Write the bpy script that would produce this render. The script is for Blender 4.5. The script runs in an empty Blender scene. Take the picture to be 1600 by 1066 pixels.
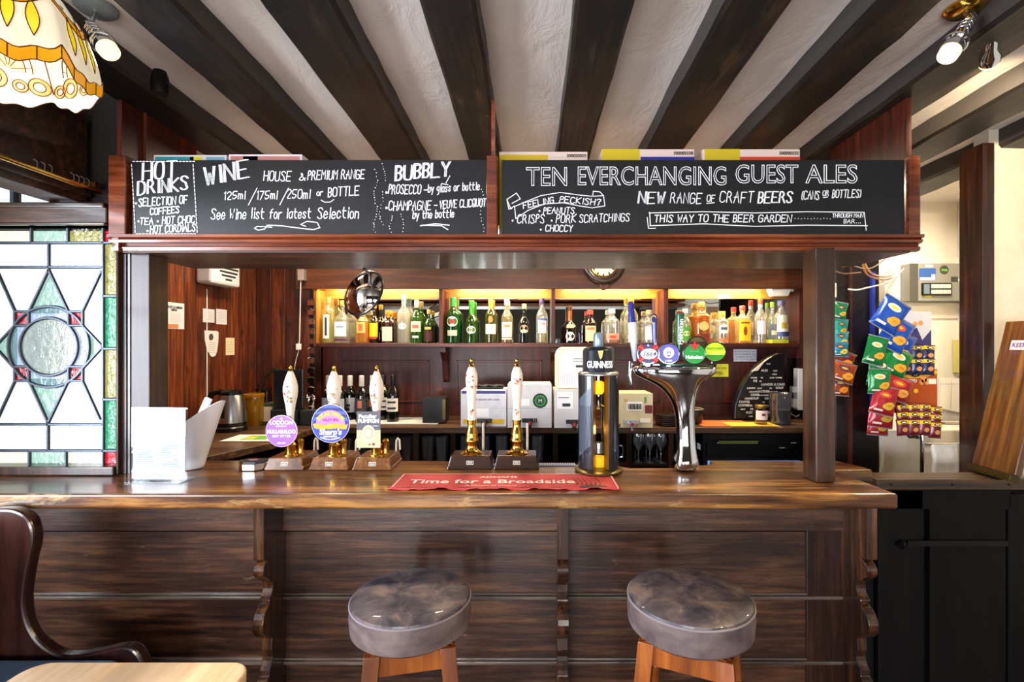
import bpy, math, random
from mathutils import Vector, Matrix
from math import pi, sin, cos, radians
random.seed(7)
S = bpy.context.scene
COL = S.collection
# ---------------------------------------------------------------- camera, world, exposure
F, VX, VY, H = 780.0, 830.0, 536.0, 1.58          # focal length in pixels, vanishing point, eye height
def X(px, Y): return (px - VX) / F * Y
def Z(py, Y): return H - (py - VY) / F * Y
def YZ(py, z): return (H - z) * F / (py - VY)     # depth at which a level z shows at row py
def P(px, py, Y): return Vector((X(px, Y), Y, Z(py, Y)))
cam = bpy.data.cameras.new('camera'); camo = bpy.data.objects.new('camera', cam); COL.objects.link(camo)
camo.location = (0, 0, H); camo.rotation_euler = (pi/2, 0, 0)
cam.sensor_width = 36; cam.lens = F / 1600 * 36
cam.shift_x = (800 - VX) / 1600; cam.shift_y = (VY - 533) / 1600
cam.clip_start = .02
S.camera = camo
S.view_settings.view_transform = 'Standard'; S.view_settings.look = 'None'
S.view_settings.exposure = 0.0; S.view_settings.gamma = 1; S.view_settings.use_curve_mapping = False
W = bpy.data.worlds.new('sky'); S.world = W; W.use_nodes = True
W.node_tree.nodes['Background'].inputs[0].default_value = (.86, .93, 1, 1)
W.node_tree.nodes['Background'].inputs[1].default_value = 1.75
def area(name, loc, size, power, color, rot, sy=None, spread=None):
    l = bpy.data.lights.new(name, 'AREA'); l.energy = power; l.color = color; l.size = size
    if sy: l.shape = 'RECTANGLE'; l.size_y = sy
    if spread: l.spread = spread
    o = bpy.data.objects.new(name, l); o.location = loc; o.rotation_euler = rot; COL.objects.link(o); return o
def aim(loc, to): return (Vector(to) - Vector(loc)).to_track_quat('-Z', 'Y').to_euler()
# daylight at the side window; rear lamps are fill behind added, unseen windows
area('daylight_side_window', (-2.62, .35, 1.55), 1.9, 215, (.82, .89, 1), aim((-2.62, .35, 1.55), (0, .6, 1.2)), 1.3)
area('rear_fill_light', (-1.1, -3.3, 1.0), 1.7, 150, (.95, .95, 1), aim((-1.1, -3.3, 1.0), (-.2, 1.4, 2.0)), 1.0)
area('rear_fill_light', (1.2, -3.3, 1.0), 1.7, 55, (1, .95, .92), aim((1.2, -3.3, 1.0), (.4, 1.4, 2.0)), 1.0)
# unseen fill lamps added behind the bar; a ceiling lamp in the alcove
for nm, lx, ly, e in (('bar_fill_lamp', -1.25, 2.72, 17), ('bar_fill_lamp', -.2, 2.72, 15), ('bar_fill_lamp', .85, 2.72, 14), ('alcove_lamp', 2.3, 2.85, 19)):
    area(nm, (lx, ly, 2.42), .16, e, (1, .84, .62), (0, 0, 0))

# ---------------------------------------------------------------- materials
def hexc(h):
    h = h.lstrip('#'); c = [int(h[i:i+2], 16)/255 for i in (0, 2, 4)]
    return tuple((x/12.92 if x <= .04045 else ((x+.055)/1.055)**2.4) for x in c) + (1,)
MC = {}
def newmat(name):
    m = bpy.data.materials.new(name); m.use_nodes = True
    return m, m.node_tree.nodes, m.node_tree.links, m.node_tree.nodes['Principled BSDF']
def coords(N, L, scale, rnd=True):
    tc = N.new('ShaderNodeTexCoord'); mp = N.new('ShaderNodeMapping'); mp.inputs['Scale'].default_value = scale
    if rnd:
        oi = N.new('ShaderNodeObjectInfo'); mu = N.new('ShaderNodeMath'); mu.operation = 'MULTIPLY'; mu.inputs[1].default_value = 13.7
        ad = N.new('ShaderNodeVectorMath'); ad.operation = 'ADD'
        L.new(oi.outputs['Random'], mu.inputs[0]); L.new(tc.outputs['Object'], ad.inputs[0]); L.new(mu.outputs[0], ad.inputs[1])
        L.new(ad.outputs[0], mp.inputs['Vector'])
    else: L.new(tc.outputs['Object'], mp.inputs['Vector'])
    return mp
def noise(N, L, vec, scale, detail=4, rough=.6, dist=0):
    n = N.new('ShaderNodeTexNoise'); n.inputs['Scale'].default_value = scale; n.inputs['Detail'].default_value = detail
    n.inputs['Roughness'].default_value = rough; n.inputs['Distortion'].default_value = dist
    L.new(vec.outputs[0], n.inputs['Vector']); return n
def ramp(N, L, fac, stops):
    r = N.new('ShaderNodeValToRGB'); e = r.color_ramp.elements
    while len(e) < len(stops): e.new(.5)
    for k, (p, c) in enumerate(stops): e[k].position = p; e[k].color = hexc(c) if isinstance(c, str) else c
    L.new(fac, r.inputs[0]); return r
def mixc(N, L, fac, a, b, mode='MIX'):
    m = N.new('ShaderNodeMix'); m.data_type = 'RGBA'; m.blend_type = mode
    for s, v in ((m.inputs[0], fac), (m.inputs[6], a), (m.inputs[7], b)):
        if hasattr(v, 'is_output'): L.new(v, s)
        else: s.default_value = v
    return m.outputs[2]
def bump(N, L, B, h, strength, dist=.01):
    b = N.new('ShaderNodeBump'); b.inputs['Strength'].default_value = strength; b.inputs['Distance'].default_value = dist
    L.new(h, b.inputs['Height']); L.new(b.outputs[0], B.inputs['Normal'])
def plain(name, col, rough=.5, metal=0, coat=0, emit=0, spec=.5, ns=0, nb=0):
    key = (name, col, rough, metal, coat, emit)
    if key in MC: return MC[key]
    m, N, L, B = newmat(name); c = hexc(col)
    B.inputs['Base Color'].default_value = c; B.inputs['Roughness'].default_value = rough; B.inputs['Metallic'].default_value = metal
    B.inputs['Coat Weight'].default_value = coat; B.inputs['Specular IOR Level'].default_value = spec
    if emit: B.inputs['Emission Color'].default_value = c; B.inputs['Emission Strength'].default_value = emit
    if ns:
        v = coords(N, L, (1, 1, 1)); n = noise(N, L, v, ns, 4)
        L.new(mixc(N, L, n.outputs[0], c, tuple(x*.72 for x in c[:3])+(1,)), B.inputs['Base Color'])
        if nb: bump(N, L, B, n.outputs[0], nb, .003)
    MC[key] = m; return m
def wood(name, dark, mid, light, axis='X', fine=34, rough=.38, coat=.3, bstr=.25, patch=3., wear=None, lo=.3, hi=.72):
    if name in MC: return MC[name]
    m, N, L, B = newmat(name)
    sc = [1., 1., 1.]; sc['XYZ'.index(axis)] = .07
    v = coords(N, L, sc); g = noise(N, L, v, fine*1.35, 7, .68, .25)
    v2 = coords(N, L, [s**.5 for s in sc]); p = noise(N, L, v2, patch, 3, .55, .3)
    r = ramp(N, L, g.outputs[0], [(lo, dark), ((lo+hi)/2, mid), (hi, light)])
    pr = ramp(N, L, p.outputs[0], [(.32, (.42, .40, .40, 1)), (.68, (1.2, 1.16, 1.1, 1))])
    c = mixc(N, L, 1., r.outputs[0], pr.outputs[0], 'MULTIPLY')
    rv = B.inputs['Roughness']; rv.default_value = rough
    if wear:
        col, amt, ws = wear
        w = noise(N, L, v2, ws, 8, .75, .5); wr = ramp(N, L, w.outputs[0], [(amt, (0, 0, 0, 1)), (amt+.12, (.85, .85, .85, 1))])
        c = mixc(N, L, wr.outputs[0], c, hexc(col))
        rr = N.new('ShaderNodeMapRange'); rr.inputs[3].default_value = rough; rr.inputs[4].default_value = min(1, rough+.25)
        L.new(wr.outputs[0], rr.inputs[0]); L.new(rr.outputs[0], rv)
    L.new(c, B.inputs['Base Color']); B.inputs['Coat Weight'].default_value = coat; B.inputs['Coat Roughness'].default_value = .12
    if bstr: bump(N, L, B, g.outputs[0], bstr, .004)
    MC[name] = m; return m
def planks(name, dark, mid, light, across, width, rough=.4):
    """vertical boards: a board every WIDTH along axis ACROSS, grain along Z, dark V joints and knots"""
    m, N, L, B = newmat(name)
    v = coords(N, L, (1, 1, 1), False); sx = N.new('ShaderNodeSeparateXYZ'); L.new(v.outputs[0], sx.inputs[0])
    dv = N.new('ShaderNodeMath'); dv.operation = 'DIVIDE'; dv.inputs[1].default_value = width; L.new(sx.outputs['XYZ'.index(across)], dv.inputs[0])
    fl = N.new('ShaderNodeMath'); fl.operation = 'FLOOR'; L.new(dv.outputs[0], fl.inputs[0])
    fr = N.new('ShaderNodeMath'); fr.operation = 'FRACT'; L.new(dv.outputs[0], fr.inputs[0])
    wn = N.new('ShaderNodeTexWhiteNoise'); wn.noise_dimensions = '1D'; L.new(fl.outputs[0], wn.inputs['W'])
    v2 = coords(N, L, (1, 1, .09), False); ad = N.new('ShaderNodeVectorMath'); ad.operation = 'ADD'; L.new(v2.outputs[0], ad.inputs[0]); L.new(wn.outputs['Color'], ad.inputs[1])
    g = noise(N, L, ad, 30, 6, .6, 1.2)
    v3 = coords(N, L, (1, 1, .6), False); ad3 = N.new('ShaderNodeVectorMath'); ad3.operation = 'ADD'; L.new(v3.outputs[0], ad3.inputs[0]); L.new(wn.outputs['Color'], ad3.inputs[1])
    k = noise(N, L, ad3, 9, 2, .5); kr = ramp(N, L, k.outputs[0], [(.66, (1, 1, 1, 1)), (.74, (.3, .22, .2, 1))])
    r = ramp(N, L, g.outputs[0], [(.3, dark), (.5, mid), (.72, light)])
    tone = ramp(N, L, wn.outputs['Value'], [(0, (.55, .5, .5, 1)), (1, (1.25, 1.15, 1.1, 1))])
    c = mixc(N, L, 1., mixc(N, L, 1., r.outputs[0], tone.outputs[0], 'MULTIPLY'), kr.outputs[0], 'MULTIPLY')
    gap = ramp(N, L, fr.outputs[0], [(0, (0, 0, 0, 1)), (.035, (1, 1, 1, 1)), (.965, (1, 1, 1, 1)), (1, (0, 0, 0, 1))])
    L.new(mixc(N, L, 1., c, gap.outputs[0], 'MULTIPLY'), B.inputs['Base Color']); B.inputs['Roughness'].default_value = rough
    B.inputs['Coat Weight'].default_value = .2; bump(N, L, B, gap.outputs[0], .7, .004); return m
def thin_glass(name, col, gloss=.12, rough=.02, body=0, bodycol=None):
    """bottle and vessel glass: tinted see-through with a fresnel sheen, BODY adds a share of cloudy diffuse"""
    key = ('tg', name, col, gloss, body)
    if key in MC: return MC[key]
    m, N, L, B = newmat(name); N.remove(B); out = N['Material Output']
    t = N.new('ShaderNodeBsdfTransparent'); t.inputs[0].default_value = hexc(col)
    g = N.new('ShaderNodeBsdfGlossy'); g.inputs['Roughness'].default_value = rough
    fz = N.new('ShaderNodeLayerWeight'); fz.inputs[0].default_value = .35
    mr = N.new('ShaderNodeMapRange'); mr.inputs[3].default_value = gloss; mr.inputs[4].default_value = .75; L.new(fz.outputs['Facing'], mr.inputs[0])
    pw = N.new('ShaderNodeMath'); pw.operation = 'POWER'; pw.inputs[1].default_value = 2.; L.new(fz.outputs['Facing'], pw.inputs[0]); L.new(pw.outputs[0], mr.inputs[0])
    a = t
    if body:
        d = N.new('ShaderNodeBsdfTranslucent'); d.inputs[0].default_value = hexc(bodycol or col)
        d2 = N.new('ShaderNodeBsdfDiffuse'); d2.inputs[0].default_value = hexc(bodycol or col)
        md = N.new('ShaderNodeMixShader'); md.inputs[0].default_value = .5; L.new(d.outputs[0], md.inputs[1]); L.new(d2.outputs[0], md.inputs[2])
        ms = N.new('ShaderNodeMixShader'); ms.inputs[0].default_value = body; L.new(t.outputs[0], ms.inputs[1]); L.new(md.outputs[0], ms.inputs[2]); a = ms
    mx = N.new('ShaderNodeMixShader'); L.new(mr.outputs[0], mx.inputs[0]); L.new(a.outputs[0], mx.inputs[1]); L.new(g.outputs[0], mx.inputs[2])
    L.new(mx.outputs[0], out.inputs[0]); MC[key] = m; return m
def stained(name, col, bs=60, dif=.35, var=1.):
    m = thin_glass(name, col, .06, .1, dif, col)
    N, L = m.node_tree.nodes, m.node_tree.links
    v = coords(N, L, (1, 1, .6)); n = noise(N, L, v, bs, 3, .6, .6); b = N.new('ShaderNodeBump'); b.inputs['Strength'].default_value = .8*var; b.inputs['Distance'].default_value = .01
    L.new(n.outputs[0], b.inputs['Height'])
    for x in N:
        if x.type in ('BSDF_GLOSSY', 'BSDF_TRANSLUCENT', 'BSDF_DIFFUSE'): L.new(b.outputs[0], x.inputs['Normal'])
    # rippled glass: the tint itself varies with the thickness of the pane
    r = ramp(N, L, n.outputs[0], [(.34, tuple(c*(1-.38*var) for c in hexc(col)[:3])+(1,)), (.5, hexc(col)), (.7, tuple(min(1, c*(1+.15*var)+.04*var) for c in hexc(col)[:3])+(1,))])
    for x in N:
        if x.type == 'BSDF_TRANSPARENT': L.new(r.outputs[0], x.inputs[0])
    return m

# ---------------------------------------------------------------- mesh builder
class MB:
    def __init__(s): s.v = []; s.f = []; s.mi = []; s.sm = []; s.cur = 0; s.mats = []; s.tf = None
    def mat(s, m):
        if m not in s.mats: s.mats.append(m)
        s.cur = s.mats.index(m); return s
    def add(s, vs, fs, smooth=False):
        b = len(s.v)
        for p in vs:
            p = Vector(p); s.v.append(s.tf @ p if s.tf else p)
        for f in fs: s.f.append([b+i for i in f]); s.mi.append(s.cur); s.sm.append(smooth)
        return s
    def box(s, x0, x1, y0, y1, z0, z1):
        if x0 > x1: x0, x1 = x1, x0
        vs = [(x, y, z) for z in (z0, z1) for y in (y0, y1) for x in (x0, x1)]
        return s.add(vs, [(0, 2, 3, 1), (4, 5, 7, 6), (0, 1, 5, 4), (2, 6, 7, 3), (0, 4, 6, 2), (1, 3, 7, 5)])
    def grid(s, fn, nu, nv, smooth=True, wrap_u=False, wrap_v=False, cap=False):
        vs = [fn(i, j) for j in range(nv) for i in range(nu)]; fs = []
        for j in range(nv if wrap_v else nv-1):
            for i in range(nu if wrap_u else nu-1):
                a, b = j*nu+i, j*nu+(i+1) % nu; c, d = ((j+1) % nv)*nu+(i+1) % nu, ((j+1) % nv)*nu+i
                fs.append((a, b, c, d))
        if cap: fs.append(tuple(range(nu))[::-1]); fs.append(tuple((nv-1)*nu+i for i in range(nu)))
        return s.add(vs, fs, smooth)
    def lathe(s, prof, n=24, c=(0, 0, 0), sq=2., sx=1., sy=1.):
        """prof: (r, z) from bottom to top; sq > 2 squares the section"""
        def fn(i, j):
            a = 2*pi*i/n; ca, sa = cos(a), sin(a); k = 1. if sq == 2 else (abs(ca)**sq+abs(sa)**sq)**(-1/sq)
            r, z = prof[j]; return (c[0]+r*k*ca*sx, c[1]+r*k*sa*sy, c[2]+z)
        return s.grid(fn, n, len(prof), True, wrap_u=True, cap=True)
    def tube(s, pts, r, n=8, closed=False):
        pts = [Vector(p) for p in pts]; m = len(pts); rings = []; up = None
        for k in range(m):
            a = pts[k-1] if (k or closed) else pts[k]; b = pts[(k+1) % m] if (k < m-1 or closed) else pts[k]
            t = (b-a).normalized() if (b-a).length > 1e-9 else Vector((0, 0, 1))
            if up is None:
                up = Vector((0, 0, 1)) if abs(t.z) < .9 else Vector((1, 0, 0))
            u = (up-t*up.dot(t)).normalized(); w = t.cross(u); up = u
            rr = r[k] if isinstance(r, (list, tuple)) else r
            rings.append([pts[k]+(u*cos(2*pi*i/n)+w*sin(2*pi*i/n))*rr for i in range(n)])
        return s.grid(lambda i, j: rings[j][i], n, m, True, wrap_u=True, wrap_v=closed, cap=not closed)
    def cyl(s, a, b, r, n=16): return s.tube([a, b], r, n)
    def prism(s, poly, t0, t1, plane='XZ'):
        def q(p, t): return {'XZ': (p[0], t, p[1]), 'XY': (p[0], p[1], t), 'YZ': (t, p[0], p[1])}[plane]
        n = len(poly); vs = [q(p, t0) for p in poly]+[q(p, t1) for p in poly]
        return s.add(vs, [tuple(range(n)), tuple(range(2*n-1, n-1, -1))]+[(i, i+n, (i+1) % n+n, (i+1) % n) for i in range(n)])
    def quad(s, a, b, c, d): return s.add([a, b, c, d], [(0, 1, 2, 3)])
    def disc(s, c, r, n=28, y=None, sx=1., sz=1.):
        """upright disc facing -Y at c"""
        return s.add([(c[0]+r*sx*cos(2*pi*i/n), c[1], c[2]+r*sz*sin(2*pi*i/n)) for i in range(n)], [tuple(range(n))])
    def ellipsoid(s, c, r, n=16, m=10):
        return s.grid(lambda i, j: (c[0]+r[0]*sin(pi*(j+.02)/(m-.96))*cos(2*pi*i/n), c[1]+r[1]*sin(pi*(j+.02)/(m-.96))*sin(2*pi*i/n), c[2]-r[2]*cos(pi*(j+.02)/(m-.96))), n, m, True, wrap_u=True, cap=True)
    def text(s, body, size, o, align='CENTER', ex=(1, 0, 0), ey=(0, 0, 1), bold=0., depth=0., xs=1., outline=0., shear=0., arc=None):
        """lettering at o, ex along the line, ey up; outline draws only the contours; arc=(radius) bends it upwards"""
        cu = bpy.data.curves.new('lettering', 'FONT'); cu.body = body; cu.size = size; cu.align_x = align; cu.offset = bold; cu.shear = shear; cu.resolution_u = 3
        if outline: cu.fill_mode = 'NONE'; cu.bevel_depth = outline; cu.bevel_resolution = 0
        elif depth: cu.extrude = depth
        ob = bpy.data.objects.new('lettering', cu); me = ob.to_mesh()
        ex, ey, o = Vector(ex), Vector(ey), Vector(o); nn = ex.cross(ey)
        vs = []
        for v in me.vertices:
            x, y, z = v.co.x*xs, v.co.y, v.co.z
            if arc: a = x/arc; x, y = (arc+y)*sin(a), (arc+y)*cos(a)-arc
            vs.append(o+ex*x+ey*y+nn*z)
        s.add(vs, [tuple(p.vertices) for p in me.polygons])
        ob.to_mesh_clear(); bpy.data.objects.remove(ob); bpy.data.curves.remove(cu); return s
    def obj(s, name, m=None, parent=None, loc=None, bevel=0., seg=2, sub=0):
        me = bpy.data.meshes.new(name); me.from_pydata([tuple(v) for v in s.v], [], s.f)
        if m and not s.mats: s.mats = [m]
        for x in s.mats: me.materials.append(x)
        for p, i, sm in zip(me.polygons, s.mi, s.sm): p.material_index = i; p.use_smooth = sm
        if any(s.sm): me.set_sharp_from_angle(angle=radians(42))
        o = bpy.data.objects.new(name, me); COL.objects.link(o)
        if parent: o.parent = parent
        if loc is not None: o.location = loc
        if bevel:
            b = o.modifiers.new('edge', 'BEVEL'); b.width = bevel; b.segments = seg; b.limit_method = 'ANGLE'; b.angle_limit = radians(40)
        return o
def tag(o, label=None, cat=None, group=None, kind=None):
    for k, v in (('label', label), ('category', cat), ('group', group), ('kind', kind)):
        if v: o[k] = v
    return o
def thing(name, label, cat, loc=(0, 0, 0), rz=0, group=None):
    o = bpy.data.objects.new(name, None); COL.objects.link(o); o.location = loc; o.rotation_euler = (0, 0, rz); o.empty_display_size = .05
    return tag(o, label, cat, group)
def struct(o): o['kind'] = 'structure'; return o
def copy_tree(root, loc=None):
    def cp(o, par):
        c = o.copy(); COL.objects.link(c); c.parent = par
        for ch in o.children: cp(ch, c)
        return c
    r = cp(root, None)
    if loc is not None: r.location = loc
    return r
# single-stroke hand lettering: two digits per point (x, y), base line 2, capitals to 8
FONT = {'A': '022842 0535', 'B': '0208 082837362505 2534332202', 'C': '4738180703123243', 'D': '0208 0828474322 02'.replace(' 02', '02'), 'E': '48080242 0535', 'F': '480802 0535',
 'G': '47381807031232434525', 'H': '0208 4842 0545', 'I': '1812', 'J': '4843321203', 'K': '0802 480542', 'L': '080242', 'M': '0208254842', 'N': '02084248', 'O': '180703123243473818',
 'P': '02082837362505', 'Q': '180703123243473818 2442', 'R': '02082837362505 2542', 'S': '4738180716353443321203', 'T': '0848 2822', 'U': '080312324348', 'V': '082248', 'W': '0812263248',
 'X': '0842 4802', 'Y': '0825 482522', 'Z': '08480242', '0': '180703123243473818', '1': '172822', '2': '07183847460242', '5': '48080535443312 03'.replace(' 03', '03'), '7': '084812',
 'a': '3616050312223 3'.replace(' ', '')+' 3632', 'b': '0802 0526363322120 3'.replace('0 3', '03'), 'c': '3526160503122233', 'd': '3832 3616050312223 3'.replace('3 3', '33'), 'e': '04343526160503122233',
 'f': '38281712 0636', 'g': '361605041323 3634 36312010'.replace('23 3634', '2334'), 'h': '0802 0526363 2'.replace('3 2', '32'), 'i': '1612 1718', 'k': '0802 3604 1532', 'l': '1812', 'm': '0602 05162522 25364542', 'n': '0602 05263532',
 'o': '160503122233352616', 'p': '0600 0526353322120 3'.replace('0 3', '03'), 'q': '36160503122233 3630', 'r': '0602 052636', 's': '3526160533221203', 't': '18132232 0636', 'u': '0603122233 3632', 'v': '061236', 'w': '0612243246',
 'x': '0632 3602', 'y': '0613 3610', 'z': '06360232', '&': '421718272603122244', '/': '0149', '-': '0535', '.': '1213', '*': '1415252414', '(': '28171322', ')': '08171302', '?': '0718384725 24 2322', ':': '1213 1516', "'": '1817', '_': '0242'}
ROFF = [0]
def ribbon(mb, pts, w, ex, ey, o):
    """a flat chalk stroke through 2-D points"""
    q = [Vector((p[0], p[1])) for p in pts]; pts = [q[0]]
    for p in q[1:]:
        if (p-pts[-1]).length > 1e-5: pts.append(p)
    if len(pts) < 2: pts.append(pts[0]+Vector((w, 0)))
    ROFF[0] = (ROFF[0]+1) % 40; o = Vector(o)+ex.cross(ey)*ROFF[0]*1.2e-5; L_, R_ = [], []
    for k, p in enumerate(pts):
        d0 = (p-pts[k-1]).normalized() if k else (pts[1]-p).normalized(); d1 = (pts[k+1]-p).normalized() if k < len(pts)-1 else d0
        t = d0+d1; t = t.normalized() if t.length > .3 else d0; m_ = 1/max(.55, t.dot(d0)); n = Vector((-t.y, t.x))*w/2*m_
        if k == 0: p = p-d1*w*.35
        elif k == len(pts)-1: p = p+d0*w*.35
        L_.append(p+n); R_.append(p-n)
    n = len(pts); mb.add([o+ex*p.x+ey*p.y for p in R_+L_], [(k, k+1, n+k+1, n+k) for k in range(n-1)])
def hand(mb, txt, o, h, width=None, w=.0032, ex=(1, 0, 0), ey=(0, 0, 1), rot=0., jit=.25, slant=.12, double=0., small=None):
    """hand lettering: o base-line start, capital height h, stretched to width; lines wander a little"""
    ex, ey, o = Vector(ex), Vector(ey), Vector(o)
    if rot: c, s_ = cos(rot), sin(rot); ex, ey = ex*c+ey*s_, ey*c-ex*s_
    rng = random.Random(hash(len(txt))*31+sum(map(ord, txt)))
    u = h/6; adv = {}; x = 0; strokes = []
    for ch in txt:
        if ch == ' ': x += 3.2; continue
        st = FONT.get(ch)
        if st is None: x += 3; continue
        mx = max(int(t[i]) for t in st.split() for i in range(0, len(t), 2)); dy = rng.uniform(-jit, jit)
        for t in st.split():
            strokes.append((ch, [(x+int(t[i])+rng.uniform(-jit, jit)*.5, int(t[i+1])-2+dy+rng.uniform(-jit, jit)*.5) for i in range(0, len(t), 2)]))
        x += mx+1.5
    k = (width/(x-1.5)) if width else u
    for ch_, st in strokes:
        pts = [(px*k+py*u*slant, py*u) for px, py in st]
        # soften corners with one round of corner cutting
        if len(pts) > 3 and ch_ not in 'AEFHIKLMNTVWXYZ147vwxzk':
            q = [pts[0]]
            for a, b in zip(pts, pts[1:]): q += [(a[0]*.75+b[0]*.25, a[1]*.75+b[1]*.25), (a[0]*.25+b[0]*.75, a[1]*.25+b[1]*.75)]
            pts = q+[pts[-1]]
        ribbon(mb, pts, w, ex, ey, o)
        if double and len(st) > 1: ribbon(mb, [(a+double, b) for a, b in pts], w, ex, ey, o)
# palette of materials used in many places
M_oak = wood('dark_oak', '#160d08', '#38200f', '#6b4126', 'X', 30, .34, .35, .3, 4., wear=('#8d7a6c', .66, 7))
M_oakz = wood('dark_oak_upright', '#190d08', '#33190f', '#5c3420', 'Z', 30, .36, .3, .2)
M_top = wood('worn_bar_top', '#2c1608', '#663c18', '#ac7836', 'X', 20, .30, .35, .3, 5.5, wear=('#c8a060', .57, 9), lo=.34, hi=.66)
M_mah = wood('mahogany', '#2e0e07', '#531d10', '#7d3820', 'X', 24, .4, .1, .08)
M_mahz = wood('mahogany_upright', '#2f0f07', '#501c0f', '#78331d', 'Z', 24, .45, .05, .08)
M_moul = wood('mahogany_moulding', '#4a1e10', '#7b3a20', '#a8603a', 'X', 24, .25, .5, .08)
M_beam = wood('black_oak_beam', '#040302', '#0c0805', '#33210f', 'Y', 20, .52, .1, 1.0, 5, wear=('#5a3c1c', .60, 5))
M_bside = plain('black_painted_beam_side', '#3b3634', .6)
M_stool = wood('stool_beech', '#6b3310', '#96501c', '#b86c2c', 'Z', 22, .3, .4, .05)
M_brass = plain('polished_brass', '#d8a848', .16, 1)
M_chrome = plain('chrome', '#e6e8ec', .05, 1)
M_lead = plain('lead_came', '#4a5058', .38, .7)
M_black = plain('black_plastic', '#0c0c0e', .3)
M_white = plain('white_plastic', '#eceae6', .35)
M_paper = plain('paper', '#f1efea', .8)
M_chalk = plain('chalk', '#f2f2f4', .9)
M_steel = plain('brushed_steel', '#b9bcc0', .28, 1)
M_clear = thin_glass('clear_glass', '#f4faf8', .05)
M_acry = thin_glass('acrylic', '#f7fafb', .05)
# ================================================================ THE ROOM
# ceiling: plaster between old beams, falling a little towards the back
def zc(Y): return 2.52-.033*(Y-1.368)
m, N, L, B = newmat('rough_white_plaster'); v = coords(N, L, (1, .5, 1), False)
n1 = noise(N, L, v, 9, 6, .62, .6); n2 = noise(N, L, v, 3, 2)
L.new(ramp(N, L, n2.outputs[0], [(.3, '#d8cfc6'), (.7, '#e8e2dc')]).outputs[0], B.inputs['Base Color']); B.inputs['Roughness'].default_value = .75
bump(N, L, B, n1.outputs[0], .55, .02); M_plaster = m
ce = MB()
ce.grid(lambda i, j: (-2.5+5.6*i/40, -3.1+6.9*j/30, zc(-3.1+6.9*j/30)+.085+random.uniform(-.004, .004)), 41, 31)
ce.quad((-2.5, -3.1, 2.95), (-2.5, 3.8, 2.95), (3.1, 3.8, 2.95), (3.1, -3.1, 2.95))
struct(ce.obj('ceiling', M_plaster))
BE = [(-545, -432), (-312, -200), (-75, 35), (170, 270), (402, 521), (653, 743), (901, 993), (1138, 1243), (1376, 1480), (1605, 1715), (1840, 1950), (2070, 2180)]
rb = random.Random(3)
for k, (a, b) in enumerate(BE):
    xa, xb = (a-VX)*.001754, (b-VX)*.001754; q = MB(); q.mat(M_beam); ny = 60
    pr = [(rb.uniform(-.003, .003), rb.uniform(-.003, .003), rb.uniform(-.003, .003)) for _ in range(ny)]
    def fn(i, j):
        Y = -3.05+6.75*j/(ny-1); dl, dr, dz = pr[j]; z = zc(Y)
        return [(xa+dl, Y, z+.13), (xa+dl, Y, z+.012), (xa+dl+.012, Y, z+dz), ((xa+xb)/2, Y, z+dz-.002), (xb+dr-.012, Y, z+dz), (xb+dr, Y, z+.012), (xb+dr, Y, z+.13)][i]
    q.grid(fn, 7, ny, False)
    o = q.obj('ceiling_beam'); o.data.materials.append(M_bside)
    for p in o.data.polygons:
        if p.index % 6 in (0, 5): p.material_index = 1
    struct(o)
# floor and the walls of the room
fl = MB().box(-2.6, 3.1, -3.1, 3.8, -.05, 0).obj('floor', wood('floorboards', '#1d110a', '#3a2416', '#5b3c26', 'Y', 16, .4, .2, .2)); struct(fl)
M_wall = plain('cream_plaster_wall', '#e6dccb', .8, ns=5, nb=.4)
w = MB()  # side wall of the room with a window opening Y -.6..1.3, z .9..2.2
for y0, y1, z0, z1 in ((-3.1, -.6, 0, 2.9), (1.3, 1.93, 0, 2.9), (-.6, 1.3, 0, .9), (-.6, 1.3, 2.2, 2.9)): w.box(-2.45, -2.3, y0, y1, z0, z1)
struct(w.obj('wall_left', M_wall))
w = MB()
for x0, x1 in ((-2.45, -1.95), (-.25, .35), (2.05, 3.05)): w.box(x0, x1, -3.2, -3.05, 0, 2.9)
for x0, x1 in ((-1.95, -.25), (.35, 2.05)): w.box(x0, x1, -3.2, -3.05, 0, .45); w.box(x0, x1, -3.2, -3.05, 1.5, 2.9)
struct(w.obj('wall_rear', plain('rear_wall_brown', '#4a4136', .8, ns=3)))
struct(MB().box(2.9, 3.05, -3.1, 3.8, 0, 2.9).obj('wall_right', M_wall))
for k, (x0, x1, y) in enumerate(((-1.95, -.25, -3.12), (.35, 2.05, -3.12))):
    f = MB()
    for a, b, c, d in ((x0, x1, .45, .51), (x0, x1, 1.44, 1.5), (x0, x0+.06, .45, 1.5), (x1-.06, x1, .45, 1.5), ((x0+x1)/2-.02, (x0+x1)/2+.02, .45, 1.5)): f.box(a, b, y-.03, y+.03, c, d)
    struct(f.obj('window_%d' % (k+3), M_oak))  # unseen rear windows added for the fill light, set below the mirror's view
f = MB()
for a, b, c, d in ((-.6, 1.3, .9, .96), (-.6, 1.3, 2.14, 2.2), (-.6, -.54, .9, 2.2), (1.24, 1.3, .9, 2.2), (.33, .37, .9, 2.2), (-.6, 1.3, 1.75, 1.79)): f.box(-2.4, -2.34, a, b, c, d)
struct(f.obj('window_2', M_oak))
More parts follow.
